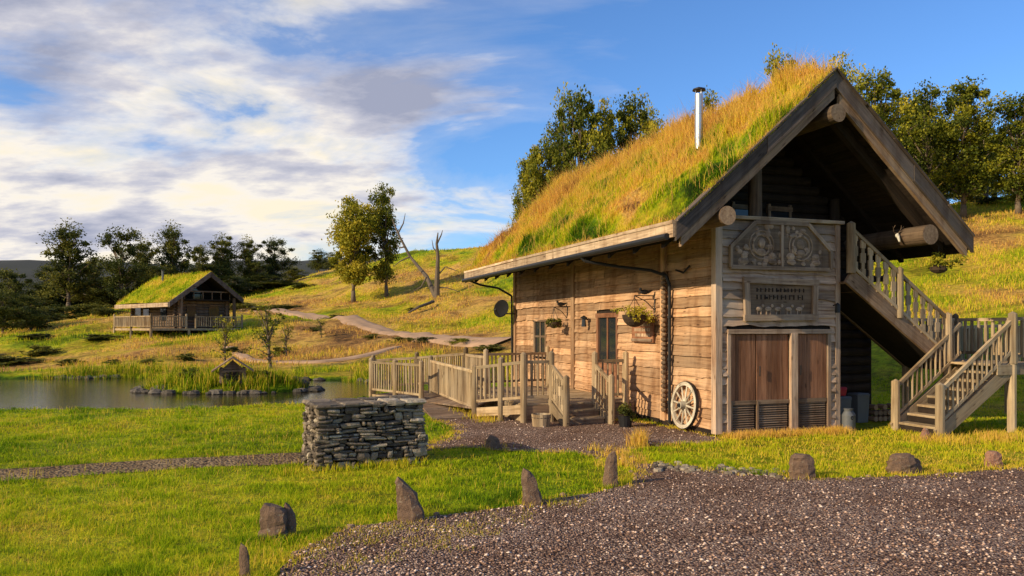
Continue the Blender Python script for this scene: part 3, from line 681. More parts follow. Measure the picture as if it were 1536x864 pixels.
while x<T1: 
    e=min(x+random.uniform(2.2,3.2),T1); mb.beam((SE-.05,x,ZE-.12+random.uniform(-.01,.01)),(SE-.05,e-.01,ZE-.12+random.uniform(-.012,.012)),.07,.24,'fascia')
    mb.beam((SE+.0,x,ZE+.035+random.uniform(-.01,.01)),(SE+.0,e-.01,ZE+.035+random.uniform(-.01,.01)),.2,.06,'fascia'); x=e
mb.beam((SR+.03,T0,ZE-.12),(SR+.03,T1,ZE-.12),.07,.24,'log')
mb.cyl((SE-.13,T0+.1,ZE-.22),(SE-.13,T1,ZE-.25),.06,.06,'iron',10)
mb.done('eave_fascia',house)
mb=MB(); mb.cyl((APX,T0-.12,6.12),(APX,T1,6.12),.17,.17,'rafter',18,'end')
mb.cyl((-.47,T0-.05,4.1),(-.47,11.8,4.1),.17,.17,'rafter',18,'end'); mb.cyl((4.27,T0+.0,3.95),(4.27,2.5,3.95),.2,.19,'rafter',20,'end')
mb.cyl((4.27,2.51,3.95),(4.27,12,3.95),.19,.19,'dark',12,'end')
mb.cyl((.95,.1,3.2),(.95,.1,5.35),.14,.13,'rafter',12); mb.cyl((3.6,.9,3.2),(3.6,.9,4.9),.12,.11,'dark',12)
mb.done('log_beams',house,smooth=True)
mb=MB()
for (a,b_) in ((.3,.75),(1.1,1.75),(2.0,2.6)):
    mb.box((a,1.06,3.5),(a+.06,1.14,4.75 if a>.5 else 4.6),'log');mb.box((b_-.06,1.06,3.5),(b_,1.14,4.75 if a>.5 else 4.6),'log');mb.box((a-.02,1.05,4.6),(b_+.02,1.13,4.7),'log');mb.box((a,1.085,3.5),(b_,1.095,4.6),'glass')
mb.done('upper_windows',house)
# turf
def roofdry(S,Tt): return np.clip(.45+.36*np.clip((S+.6)/2.5,-.3,1)*sst(-1.5,3,Tt)+.15*sst(5,12,Tt)+(fbm(S*1.3,Tt*.8,6,4)-.5)*1.9,.03,1)
def turfz(S,Tt,sgn):
    zz=ZE+(APX-SE-np.abs(S-APX))*KS; e=np.minimum(1,np.minimum((Tt-T0)/.4,(T1-Tt)/.4)); ee=np.minimum(1,np.abs(S-(SE if sgn<0 else SR))/.35)
    return zz-.06+(.03+.26*ee*np.clip(e,.15,1))*(.3+1.2*fbm(S*1.5,Tt*1.3,3,4))+.18*(fbm(S*3,Tt*3,4,3)-.5)
def turf(name,s0,s1,ns,nt,sgn):
    S,Tt=np.meshgrid(np.linspace(s0,s1,ns),np.linspace(T0+.02,T1-.02,nt))
    Zz=turfz(S,Tt,sgn); dry=roofdry(S,Tt)
    ii=np.arange(S.size).reshape(S.shape); return npmesh(name,np.stack([S,Tt,Zz],-1).reshape(-1,3),[np.stack([ii[:-1,:-1],ii[:-1,1:],ii[1:,1:],ii[1:,:-1]],-1).reshape(-1,4)],['ground'],{'dry':dry.ravel()},house,smooth=True)
turf('turf_left',SE+.03,APX,60,180,-1); turf('turf_right',APX,SR-.03,50,150,1)
mb=MB()
slab(mb,SE+.1,APX,T0+.01,T1-.06,-.198,-.06,'soilroof'); slab(mb,APX,SR-.1,T0+.01,T1-.06,-.198,-.06,'soilroof'); mb.done('turf_soil',house)
n=105000; S=RS.uniform(SE+.0,APX+.15,n);Tt=RS.uniform(T0-.02,T1,n)
nn=fbm(S*1.8,Tt*1.8,1,3); keep=(nn>.42)|(RS.rand(n)<.22); S=S[keep];Tt=Tt[keep];nn=nn[keep];n=len(S)
dr=roofdry(S,Tt)+RS.uniform(-.15,.15,n); hgt=(.03+.07*RS.rand(n)+.55*np.clip(nn-.45,0,1)*RS.rand(n)*2)
tall=(RS.rand(n)<.22*np.clip((S+.8)/1.5,0.25,1.3)); hgt=np.where(tall,hgt+.08+.28*RS.rand(n),hgt); dr=np.where(tall,.55+.32*RS.rand(n),dr)
blades('roof_grass',S,Tt,turfz(S,Tt,-1)-.01,hgt,np.where(tall,.010,.016),np.clip(dr,0,1),.8,house)
n=2600; S=RS.uniform(SE+.1,APX,n); Tt=np.full(n,T0-.03)+RS.uniform(-.05,.1,n); blades('roof_edge_grass',S,Tt,ZE+(APX-SE-np.abs(S-APX))*KS+.02,(.05+.45*RS.rand(n)*np.clip(fbm(S*3,S*0,2)-.3,0,1)),np.full(n,.011),np.clip(.3+.55*RS.rand(n),0,1),1.0,house)
n=4500; Tt=RS.uniform(T0,T1,n); S=np.full(n,SE-.0)+RS.uniform(-.08,.2,n); blades('eave_grass',S,Tt,np.full(n,ZE+.04),(.05+.5*RS.rand(n)*np.clip(fbm(Tt*3,Tt*0,4)-.25,0,1)),np.full(n,.013),np.clip(.4+.6*RS.rand(n),0,1),1.2,house)
n=16000; S=RS.uniform(APX,SR-.04,n);Tt=RS.uniform(T0,T1,n); blades('roof_grass_back',S,Tt,turfz(S,Tt,1)-.01,.1+.25*RS.rand(n),np.full(n,.016),np.clip(roofdry(S,Tt)+RS.uniform(-.1,.1,n),0,1),.6,house)
# flue
mb=MB(); zb=zr(.5); mb.cyl((.5,1.4,zb-.1),(.5,1.4,zb+1.38),.085,.085,'steel',20); mb.cyl((.5,1.4,zb-.05),(.5,1.4,zb+.12),.16,.1,'grey',20)
for k in (.45,.95): mb.cyl((.5,1.4,zb+k),(.5,1.4,zb+k+.03),.091,.091,'steel',20)
for a in range(4): mb.cyl((.5+.075*math.cos(a*1.57),1.4+.075*math.sin(a*1.57),zb+1.38),(.5+.09*math.cos(a*1.57),1.4+.09*math.sin(a*1.57),zb+1.47),.008,.008,'steel',5)
mb.cyl((.5,1.4,zb+1.46),(.5,1.4,zb+1.49),.14,.13,'iron',20,cone=.05); mb.done('chimney_flue',house,smooth=True)
mb=MB()
mb.tube([(SE-.13,2.8,3.66),(SE-.05,2.75,3.56),(-.9,2.35,3.42),(-.4,1.85,3.32),(-.16,1.62,3.2),(-.12,1.55,3.0),(-.12,1.55,.1)],.035,'iron',8)
mb.tube([(SE-.13,11.9,3.66),(-1.2,11.8,3.5),(-.6,11.75,3.4),(-.14,11.72,3.15),(-.12,11.72,.5)],.035,'iron',8)
for z in (.5,1.4,2.3): mb.cyl((-.12,1.55,z),(-.12,1.55,z+.06),.05,.05,'iron',8)
mb.tube([(-.12,1.3,3.3),(-.12,1.0,3.22),(-.1,.8,3.35)],.02,'iron',6)
mb.done('downpipes',house,smooth=True)
mb=MB(); z=.35
while z<3.35:
    mb.sphere((-.13,1.78,z),.075,'log',(.8,.9,.7),.1,8); z+=.1
mb.done('scalloped_corner_log',house,smooth=True)
mb=MB(); mb.cyl((-.08,5.75,2.3),(-.2,5.75,2.35),.02,.02,'iron',6); mb.cyl((-.2,5.75,2.12),(-.2,5.75,2.33),.07,.05,'glass',8); mb.cyl((-.2,5.75,2.33),(-.2,5.75,2.36),.1,.1,'iron',8,cone=.06)
mb.cyl((2.7,-.08,2.55),(2.7,-.2,2.58),.015,.015,'iron',6); mb.cyl((2.7,-.2,2.4),(2.7,-.2,2.56),.05,.05,'iron',8,cone=.05); mb.done('wall_lantern',house)
mb=MB()
c=Vector((3.98,-.45,3.98)); mb.sphere(c,.045,'bone',(.9,.8,1.1),.05); mb.cyl(c+Vector((0,-.02,-.02)),c+Vector((-.02,-.08,-.14)),.034,.016,'bone',8)
for sg in (-1,1):
    pts=[c+Vector((sg*.02,0,.03)),c+Vector((sg*.07,.02,.07)),c+Vector((sg*.10,.0,.14)),c+Vector((sg*.08,-.03,.2))]; mb.tube([tuple(p) for p in pts],[.01,.009,.007,.004],'rafter',6)
    mb.tube([tuple(pts[1]),tuple(pts[1]+Vector((sg*.05,-.05,.03)))],[.007,.003],'rafter',5); mb.tube([tuple(pts[2]),tuple(pts[2]+Vector((sg*.05,-.02,.04)))],[.006,.003],'rafter',5)
mb.done('deer_skull',frame=FR,smooth=True)
# ---------------------------------------------------------------- wagon wheel
mb=MB(); cy,cz=.9,.53; R=.47
def wp(a,r,off):
    z=cz+r*math.sin(a); return (-.16+off+ (z-cz)*.1,cy+r*math.cos(a),z)
nn_=36
for k in range(nn_):
    a0=2*math.pi*k/nn_;a1=2*math.pi*(k+1)/nn_
    vs=[wp(a,r,o) for a in(a0,a1) for r,o in((R-.07,-.035),(R,-.035),(R,.035),(R-.07,.035))]
    mb.add(vs,[(0,1,5,4),(1,2,6,5),(2,3,7,6),(3,0,4,7)],'wheel',[(a*R,r,0) for a in(a0,a1) for r in(.1,.2,.3,.4)],.5+.3*(k//3%2))
    vs=[wp(a,r,o) for a in(a0,a1) for r,o in((R+.001,-.03),(R+.012,-.03),(R+.012,.03),(R+.001,.03))]
    mb.add(vs,[(0,1,5,4),(1,2,6,5),(2,3,7,6),(3,0,4,7)],'iron')
for k in range(12):
    a=2*math.pi*k/12+.1; mb.cyl(wp(a,.06,0),wp(a,R-.06,0),.022,.017,'wheel',8)
mb.cyl(wp(0,0,-.12),wp(0,0,.08),.075,.09,'wheel',16); mb.cyl(wp(0,0,-.14),wp(0,0,-.12),.04,.045,'iron',12)
mb.done('wagon_wheel',frame=FR)
# ---------------------------------------------------------------- satellite dish, baskets
mb=MB(); c=Vector((-.55,11.6,2.72)); ax=Vector((-.75,-.62,.25)).normalized(); u_=ax.cross(Vector((0,0,1))).normalized(); v_=u_.cross(ax)
vs=[];fs=[]
for i in range(7):
    r=.29*i/6
    for j in range(24):
        a=j*math.pi/12; vs.append(c+u_*r*math.cos(a)+v_*r*1.05*math.sin(a)+ax*(.08*(i/6)**2-.08))
for i in range(6):
    for j in range(24): fs.append((i*24+j,i*24+(j+1)%24,(i+1)*24+(j+1)%24,(i+1)*24+j))
mb.add(vs,fs,'dish'); mb.tube([tuple(c-v_*.3),tuple(c+ax*.3-v_*.15)],.012,'iron',6); mb.cyl(c+ax*.28-v_*.15,c+ax*.36-v_*.13,.03,.03,'iron',8); mb.tube([tuple(c-ax*.08),(-.4,11.6,2.55),(-.05,11.6,2.55)],.02,'iron',8)
mb.done('satellite_dish',frame=FR,smooth=True)
def basket(name,s,t,z,r,mat='leaf'):
    e=empty(name,C0,PH); mb=MB()
    for i in range(5):
        a0=i/5*math.pi/2;a1=(i+1)/5*math.pi/2
        mb.cyl((s,t,z-r*.8*math.sin(a0)),(s,t,z-r*.8*math.sin(a1)),r*math.cos(a0)*.8,max(.01,r*math.cos(a1)*.8),'soilroof',12)
    for k in range(3):
        a=k*2.1; mb.cyl((s+.7*r*math.cos(a),t+.7*r*math.sin(a),z),(s,t,z+.38),.006,.006,'iron',5)
    mb.tube([(s,t,z+.38),(s,t,z+.42),(0,t,z+.42)],.012,'iron',6); mb.tube([(-.05,t,z+.1),(s*.5,t,z+.3),(s,t,z+.42)],.01,'iron',6); mb.cyl((-.05,t,z+.05),(-.05,t,z+.5),.015,.015,'iron',6)
    mb.sphere((s*.55,t,z+.5),.07,'iron',(1.6,.4,.8)); mb.sphere((s*.55-.1,t,z+.56),.035,'iron'); mb.tube([(s*.55+.08,t,z+.5),(s*.55+.2,t,z+.54)],[.04,.01],'iron',5)
    mb.done('bracket',e)
    k=20; C=np.stack([s+RS.randn(k)*r*.6,t+RS.randn(k)*r*.6,z+RS.rand(k)*r*.7-.1],-1)
    V,Fx,Rr=leafcloud(C,np.full(k,r*.4),70,.045); npmesh('flowers',V,[Fx],[mat],{'rnd':np.clip(Rr+.2,0,1)},e)
basket('hanging_basket',-.55,2.3,2.38,.34); basket('hanging_basket',-.45,7.2,2.25,.22,'leafd'); 
e=empty('hanging_basket',C0,PH); mb=MB(); mb.cyl((4.75,-.75,3.25),(4.75,-.75,3.75),.006,.006,'iron',5); mb.sphere((4.75,-.75,3.3),.17,'soilroof',(1,1,.6)); mb.done('bowl',e)
k=12; C=np.stack([4.75+RS.randn(k)*.14,-.75+RS.randn(k)*.14,3.4+RS.randn(k)*.06],-1); V,Fx,Rr=leafcloud(C,np.full(k,.13),60,.05); npmesh('plant',V,[Fx],['leaf'],{'rnd':Rr},e)
# ---------------------------------------------------------------- rails
def post(mb,p,h,r=.075,mat='rail'): mb.cyl((p[0],p[1],p[2]-.0),(p[0],p[1],p[2]+h),r,r*.93,mat,10,cone=.05)
def railing(mb,p0,p1,h=.9,sp=.125,bw=.055,post0=True,post1=True,mat='rail',low=.12,ph=1.05,z0post=None,carved=False,pr=.075):
    p0=Vector(p0);p1=Vector(p1); U=Vector((0,0,1))
    mb.beam(p0+U*h,p1+U*h,.06,.07,mat); mb.beam(p0+U*(low+.03),p1+U*(low+.03),.05,.06,mat)
    L=(Vector((p1.x-p0.x,p1.y-p0.y,0))).length; n=max(1,int(L/sp)); dr_=(p1-p0)/(n); dh=Vector((p1.x-p0.x,p1.y-p0.y,0)).normalized()
    for i in range(n):
        q=p0+dr_*(i+.5)
        if carved:
            for za,zb_,w in ((low,.3,.12),(.3,.42,.07),(.42,.62,.125),(.62,.72,.07),(.72,h-.02,.12)):
                mb.beam(q+U*za,q+U*zb_,w,.03,mat,up=dh.cross(U))
        else:
            ja=Vector((random.uniform(-.008,.008),random.uniform(-.008,.008),0)); mb.cyl(q+U*low+ja,q-ja+U*(h+random.uniform(-.02,.02)),bw/2,bw/2*.85,mat,7)
    for f,p in ((post0,p0),(post1,p1)):
        if f: post(mb,(p.x,p.y,p.z if z0post is None else z0post),ph+(p.z-(p.z if z0post is None else z0post)),pr,mat)
def gl(u,v,z=0):
    dd=(CZ-z)*F/(v-HV); a=toL((u-768)/F*dd,dd); return (a[0],a[1],z)
mb=MB(); DZ=.42; t=3.2
while t<7.9: mb.box((-2.8,t+.004,DZ-.04),(-.09,t+.136,DZ),'rail'); t+=.14
mb.box((-2.83,3.17,.02),(-2.79,7.9,DZ-.042),'rail');mb.box((-2.78,3.165,.0),(-.09,3.195,DZ-.042),'log')
for i in range(3):
    z=DZ-.14*(i+1); t1=3.16-.28*i; mb.box((-2.1,t1-.3,z-.04),(-1.12,t1,z),'rail'); mb.box((-2.08,t1-.02,z-.01),(-1.14,t1,z+.1),'log'); 
for s in (-2.14,-1.08): mb.beam((s,3.2,.34),(s,2.3,0.0),.05,.2,'rail')
mb.done('wooden_deck',frame=FR,bevel=.004)
mb=MB()
A_=gl(557,597);B_=gl(632,607);C1=gl(646,600);D_=gl(712,628); E_=(-2.8,3.2,DZ)
A_=(A_[0],A_[1],.12);B_=(B_[0],B_[1],.12);C1=(C1[0],C1[1],.15);D_=(D_[0],D_[1],.1)
railing(mb,A_,B_,.95,z0post=0,ph=1.05); mid=[(A_[i]+B_[i])/2 for i in range(3)]; post(mb,(mid[0],mid[1],0),1.15)
railing(mb,C1,D_,.98,z0post=0,ph=1.1); railing(mb,(D_[0],D_[1],.25),E_,.92,z0post=0,post0=False,ph=1.1)
mb.beam((D_[0],D_[1],.15),(E_[0],E_[1],.3),.04,.2,'rail'); mb.beam((A_[0],A_[1],.06),(B_[0],B_[1],.06),.04,.12,'rail')
m2=[(D_[i]*.45+E_[i]*.55) for i in range(3)]; post(mb,(m2[0],m2[1],0),1.4)
railing(mb,E_,(-2.14,3.2,DZ),.92,post0=False,z0post=0,ph=1.12)
railing(mb,(-1.08,3.2,DZ),(-.3,3.2,DZ),.92,z0post=0,ph=1.1)
railing(mb,(-2.14,3.2,DZ),(-2.14,2.35,.05),.85,post0=False,z0post=0,ph=1.0,carved=True); railing(mb,(-1.08,3.2,DZ),(-1.08,2.35,.05),.85,post0=False,z0post=0,ph=1.0)
railing(mb,(-2.8,7.9,DZ),(-.2,8.3,DZ),.92,z0post=0,ph=1.1); railing(mb,(-2.8,7.9,DZ),(A_[0]+1.5,A_[1]+.6,.2),.95,z0post=0,ph=1.1)
railing(mb,(A_[0]+1.5,A_[1]+.6,.2),(A_[0]+.2,A_[1]+.9,.12),.95,z0post=0,ph=1.1)
railing(mb,(-2.8,6.0,DZ),(-2.8,7.9,DZ),.92,z0post=0,ph=1.1)
mb.done('deck_railing',frame=FR)
mb=MB()
def planks(mb,a,b_,c,d_,n):
    a,b_,c,d_=map(Vector,(a,b_,c,d_))
    for i in range(n):
        p=a.lerp(b_,(i+.04)/n);q=a.lerp(b_,(i+.96)/n);r1=d_.lerp(c,(i+.96)/n);r0=d_.lerp(c,(i+.04)/n); U=Vector((0,0,.04))
        mb.add([p-U,q-U,r1-U,r0-U,p,q,r1,r0],[(0,1,2,3),(4,5,6,7),(0,4,5,1),(1,5,6,2),(2,6,7,3),(3,7,4,0)],'log',[(0,0,0),(0,.1,0),(1.2,.1,0),(1.2,0,0),(0,0,.1),(0,.1,.1),(1.2,.1,.1),(1.2,0,.1)])
planks(mb,(A_[0],A_[1],.1),(B_[0],B_[1],.12),(-2.85,7.6,.3),(A_[0]+1.4,A_[1]+.5,.18),20)
planks(mb,(B_[0]-.1,B_[1]+.2,.12),(D_[0]-1.0,D_[1]-.1,.045),(D_[0]-.1,D_[1]-.05,.05),(C1[0],C1[1],.13),26)
planks(mb,(B_[0],B_[1],.115),(D_[0],D_[1]+.1,.25),(-2.85,5.0,.40),(-2.85,7.6,.3),20)
mb.done('wooden_ramp',frame=FR)
mb=MB()
c=gl(812,640)
for i in range(16):
    a=i*math.pi/8; mb.beam((c[0]+.17*math.cos(a),c[1]+.17*math.sin(a),0),(c[0]+.2*math.cos(a),c[1]+.2*math.sin(a),.27),.075,.02,'rail',up=(math.cos(a),math.sin(a),0))
ring_pts=[(c[0]+.2*math.cos(a*.4),c[1]+.2*math.sin(a*.4),.2) for a in range(17)]; mb.tube(ring_pts,.01,'iron',5)
mb.cyl((c[0],c[1],.02),(c[0],c[1],.23),.16,.18,'soilroof',12); mb.done('wooden_planter_tub',frame=FR)
e=empty('potted_plant',C0,PH); c=gl(938,641); mb=MB(); mb.cyl((c[0],c[1],0),(c[0],c[1],.25),.12,.16,'iron',14); mb.done('pot',e)
k=8;C=np.stack([c[0]+RS.randn(k)*.1,c[1]+RS.randn(k)*.1,.34+RS.randn(k)*.05],-1);V,Fx,Rr=leafcloud(C,np.full(k,.12),60,.05); npmesh('foliage',V,[Fx],['leafd'],{'rnd':Rr},e)
# ---------------------------------------------------------------- stairs
stair=empty('wooden_staircase',C0,PH)
mb=MB(); LZ=1.38
ns=8
for i in range(ns-1):
    z=LZ*(i+1)/ns; s=4.05+1.85*i/(ns-1); mb.box((s,-1.36,z-.045),(s+.30,-.37,z),'rail'); mb.box((s+.01,-1.34,z-LZ/ns+.003),(s+.03,-.39,z-.047),'dark')
for t in (-1.4,-.33): mb.beam((4.0,t,.02),(5.95,t,LZ-.08),.06,.26,'rail')
s=5.5
while s<6.98: mb.box((s+.003,-1.42,LZ-.045),(s+.137,.85,LZ),'rail'); s+=.14
for t in (-1.43,.86): mb.beam((5.5,t,LZ-.12),(7.0,t,LZ-.12),.05,.2,'rail')
mb.beam((7.0,-1.43,LZ-.12),(7.0,.86,LZ-.12),.05,.2,'rail')
for (s,t) in ((5.95,-1.4),(7.0,-1.4),(5.5,.8),(7.0,.8),(5.5,-.28)): mb.cyl((s,t,0),(s,t,LZ),.085,.085,'rail',10)
nu=10
for i in range(nu):
    z=LZ+(3.2-LZ)*(i+1)/(nu+1); s=5.5-2.6*i/nu; mb.box((s-.3,-.22,z-.045),(s,.76,z),'log')
for t in (-.27,.8): mb.beam((5.55,t,LZ-.06),(2.9,t,3.14),.07,.30,'log')
mb.beam((5.5,.27,LZ-.17),(2.9,.27,3.0),.98,.03,'dark')
mb.done('treads',stair)
mb=MB()
railing(mb,(5.5,-.3,LZ),(2.95,-.3,3.2),.9,sp=.19,carved=True,ph=1.0,pr=.09); railing(mb,(4.2,-.3,2.28),(4.2,-.3,2.3),.9,post0=False,sp=5,ph=1.02)
railing(mb,(5.5,.83,LZ),(4.0,.83,2.45),.9,ph=1.0)
railing(mb,(4.05,-1.42,0),(5.95,-1.42,LZ),.88,ph=1.0,pr=.09,low=.25); railing(mb,(4.05,-.34,0),(5.8,-.34,LZ-.08),.88,ph=1.0,pr=.09,low=.25,post1=False)
railing(mb,(5.95,-1.42,LZ),(7.0,-1.42,LZ),.9,sp=.17,bw=.08,post0=False,ph=1.0,pr=.09); railing(mb,(7.0,-1.42,LZ),(7.0,.83,LZ),.9,ph=1.0,post0=False,sp=.17,bw=.08); railing(mb,(5.5,.83,LZ),(7.0,.83,LZ),.9,sp=.17,bw=.09,post0=False,ph=1.0)
mb.done('railings',stair)
mb=MB()
for k in range(4):
    a=(7.2+k*1.6,.9,0);b2=(7.2+(k+1)*1.6,.95,0); railing(mb,(a[0],a[1],.9),(b2[0],b2[1],.95),1.2,sp=.2,bw=.1,z0post=0,ph=1.35)
mb.done('wooden_fence',frame=FR)
def churn(s,t,r,h,mat,name):
    mb=MB(); mb.cyl((s,t,0),(s,t,h*.7),r,r*1.03,mat,16); mb.cyl((s,t,h*.7),(s,t,h*.88),r*1.03,r*.6,mat,16); mb.cyl((s,t,h*.88),(s,t,h),r*.6,r*.72,mat,16)
    ring(mb,(s,t-r*1.0,h*.6),r*.25,.01,'iron'); mb.done(name,frame=FR,smooth=True)
churn(3.05,-.1,.12,.45,'grey','milk_churn'); churn(3.3,.15,.13,.42,'grey','milk_churn')
def bin_(s,t,w,h,mat,name,z=0):
    mb=MB(); mb.beam((s,t,z),(s,t,z+h),w*.85,w*.8,mat,up=(0,1,0),taper=1.15); mb.beam((s,t,z+h),(s,t,z+h+.05),w*1.05,w*1.0,mat,up=(0,1,0),taper=.85); mb.cyl((s-w*.4,t+w*.4,z+h),(s+w*.4,t+w*.4,z+h),.025,.025,'iron',8); mb.done(name,frame=FR,bevel=.015)
bin_(3.75,.95,.4,.55,'grey','storage_bin'); bin_(3.75,.95,.26,.14,'red','red_crate',.61); bin_(4.3,.95,.34,.6,'grey','storage_bin')
mb=MB()
for i in range(5):
    for j in range(3-(i%2)): mb.cyl((4.65+i*.13,.8,.07+j*.13),(4.65+i*.13,1.0,.07+j*.13),.06,.06,'log',9,'end')
mb.done('firewood_stack',frame=FR)
# ---------------------------------------------------------------- stone plinth
def rstone(mb,c,ax,ay,w,dp,h,mat='stone',jit=.12,tilt=0):
    ax=Vector(ax);ay=Vector(ay);c=Vector(c);vs=[]
    sk=random.uniform(-.2,.2)*h; az_=Vector((0,0,1))
    axt=(ax+az_*tilt).normalized()
    for z in (-1,-.0,1):
        for x,y in ((-1,-1),(0,-1.12),(1,-1),(1.04,0),(1,1),(0,1),(-1,1),(-1.04,0)):
            k=1 if z==0 else random.uniform(.78,.92)
            vs.append(c+axt*(x*w/2*k*(1+random.uniform(-jit,jit))+sk*z)+ay*(y*dp/2*(k)*(1+random.uniform(-jit,jit)*.7))+az_*(z*h/2*(1+random.uniform(-jit,jit)*1.8)))
    fs=[list(range(8))[::-1],list(range(16,24))]
    for l in (0,8):
        for i in range(8): fs.append((l+i,l+(i+1)%8,l+8+(i+1)%8,l+8+i))
    mb.add(vs,fs,mat)
p0=Vector((-2.86,11.5,0));p1=Vector((-1.40,12.22,0)); ex=(p1-p0).normalized(); ey=Vector((-ex.y,ex.x,0)); LW=(p1-p0).length; LD=.95; HB=.93
mb=MB()
M['plinth_core']=simple('plinth_core_dark',(.02,.017,.014),.95,0,.4,8)  # near-black core that shows in the gaps between the stones
ci=.12; core=[p0+ex*ci+ey*ci,p0+ex*(LW-ci)+ey*ci,p0+ex*(LW-ci)+ey*(LD-ci),p0+ex*ci+ey*(LD-ci)]
mb.add([v for v in core]+[v+Vector((0,0,HB-.05)) for v in core],[(0,1,2,3),(4,5,6,7),(0,1,5,4),(1,2,6,5),(2,3,7,6),(3,0,4,7)],'plinth_core')
for fi,(ox,oy,dx,dy,L0) in enumerate(((0,0,ex,ey,LW),(LW,0,ey,-ex,LD),(0,LD,-ey,ex,LD),(LW,LD,-ex,-ey,LW))):
    z=-.02
    o0=p0+ex*ox+ey*oy
    while z<HB-.07:
        h=random.uniform(.04,.125); bat=.06*(1-z/HB); x=-bat; L=L0+bat
        while x<L-.02:
            w=min(random.choice([random.uniform(.07,.16),random.uniform(.14,.38)]),L-x)
            if L-x-w<.06: w=L-x
            off=random.uniform(-.045,.03); cc=o0+dx*(x+w/2)+dy*(.09-bat+off)+Vector((0,0,z+random.uniform(-.012,.012))); tl_=random.uniform(-.12,.12)
            if h>.075 and random.random()<.5:
                f=random.uniform(.35,.65); w2=w*random.uniform(.4,1)
                rstone(mb,cc+Vector((0,0,h*f/2)),dx,dy,w-.014,.17,h*f-.01,tilt=tl_); rstone(mb,cc-dx*(w-w2)/2+Vector((0,0,h*(1+f)/2)),dx,dy,w2-.012,.17,h*(1-f)-.008,tilt=tl_)
                if w-w2>.05: rstone(mb,cc+dx*(w2)/2+dy*.02+Vector((0,0,h*(1+f)/2)),dx,dy,w-w2-.012,.15,h*(1-f)-.012)
            else: rstone(mb,cc+Vector((0,0,h/2)),dx,dy,w-.014,.17,h-.01,tilt=tl_)
            x+=w
        z+=h
x=-.05
while x<LW+.0:
    w=min(random.uniform(.2,.45),LW+.06-x); y0=-.05
    while y0<LD-.02:
        dd_=min(random.uniform(.2,.4),LD+.05-y0); rstone(mb,p0+ex*(x+w/2)+ey*(y0+dd_/2)+Vector((0,0,HB+.0+random.uniform(-.015,.015))),ex,ey,w-.01,dd_-.01,random.uniform(.05,.08),'stone',.1); y0+=dd_
    x+=w
o=mb.done('dry_stone_plinth')
# ---------------------------------------------------------------- standing stones
def rock(name,u,v,wpx,hpx,mat='rock',lean=0,taper=.6,slant=0,seed=1,depth=.6):
    x,y=G(u,v); w=wpx/F*y; h=hpx/F*y; rnd=random.Random(seed); mb=MB(); vs=[];n=10;R=8
    for i in range(R+1):
        f=i/R; k=(1-(1-taper)*f**1.5)*(1.0 if i<R else .72)
        for j in range(n):
            a=2*math.pi*j/n+rnd.uniform(-.1,.1); cx=math.cos(a);sy_=math.sin(a); q=1/max(abs(cx),abs(sy_))**.55
            rr_=k*q*(1+rnd.uniform(-.1,.1)); vs.append((x+w/2*cx*rr_+lean*h*f,y+w/2*depth*sy_*rr_,-.05+(h+.05)*f+slant*cx*h*f*.3+rnd.uniform(-.03,.03)*h))
    fs=[(i*n+j,i*n+(j+1)%n,(i+1)*n+(j+1)%n,(i+1)*n+j) for i in range(R) for j in range(n)]+[list(range(R*n,R*n+n))]
    mb.add(vs,fs,mat,rnd=.35); o=mb.done(name); return o
rock('standing_stone',620,781,42,56,'rock',-.22,.72,-.7,1); rock('standing_stone',800,757,32,50,'rock',-.15,.6,-.35,2); rock('standing_stone',915,729,24,50,'rock',.05,.55,.2,3,.8)
rock('standing_stone',410,806,42,48,'rock',.0,.85,-.2,4); rock('standing_stone',434,802,22,42,'rock',0,.7,-.6,5); rock('standing_stone',368,868,17,50,'rock',-.05,.7,-.2,6)
rock('boulder',740,674,28,20,'rock',0,.5,-.3,7); rock('boulder',1203,717,40,36,'rock',0,.75,-.1,8); rock('boulder',1352,709,44,28,'rock',0,.75,.2,9); rock('boulder',1372,708,22,20,'rock',0,.6,.1,12); rock('boulder',1490,699,26,22,'redrock',0,.7,0,10); rock('boulder',1388,660,16,18,'redrock',0,.4,0,11)
mb=MB()
ga=np.array(gpoly)
for p in ga[::1]:
    if p[1]<17 and abs(p[0])<p[1]*.75 and random.random()<.35 :
        r=random.uniform(.015,.045); mb.sphere((p[0]+random.gauss(0,.07),p[1]+random.gauss(0,.07),r*.3),r,'rock',(1.2,1,.7),.2,7)
for _ in range(110):
    t=random.random(); u=980+200*t; v=702+12*t+random.gauss(0,3); x,y=G(u,v); r=random.uniform(.025,.06); mb.sphere((x,y,r*.3),r,'stone',(1.2,1,.7),.2,7)
mb.done('edging_cobbles')
mb=MB()
xx=RS.uniform(-36,0,40000);yy=RS.uniform(20,38,40000);p_,i_=pondf(xx,yy); e_=np.where((np.abs(p_-.0)<.03)&(yy>26)&(fbm(xx*.7,yy*.7,4,2)>.5))[0][:110]; e2=np.where(np.abs(i_+.1)<.1)[0][:110]
for i in list(e_)+list(e2):
    r=random.uniform(.06,.2); mb.sphere((xx[i],yy[i],-.17),r,'shore',(1.3,1,.7),.2,7)
a=P(440,575,28.5); mb.sphere((a[0],a[1],-.05),.55,'shore',(1.1,.8,.65),.15,9); mb.sphere((a[0]-.9,a[1]+.2,-.1),.4,'shore',(1.1,.8,.65),.15,9); mb.sphere((a[0]-4.3,a[1]-.8,-.15),.4,'shore',(1.4,.8,.6),.15,9)
mb.done('shore_rocks')
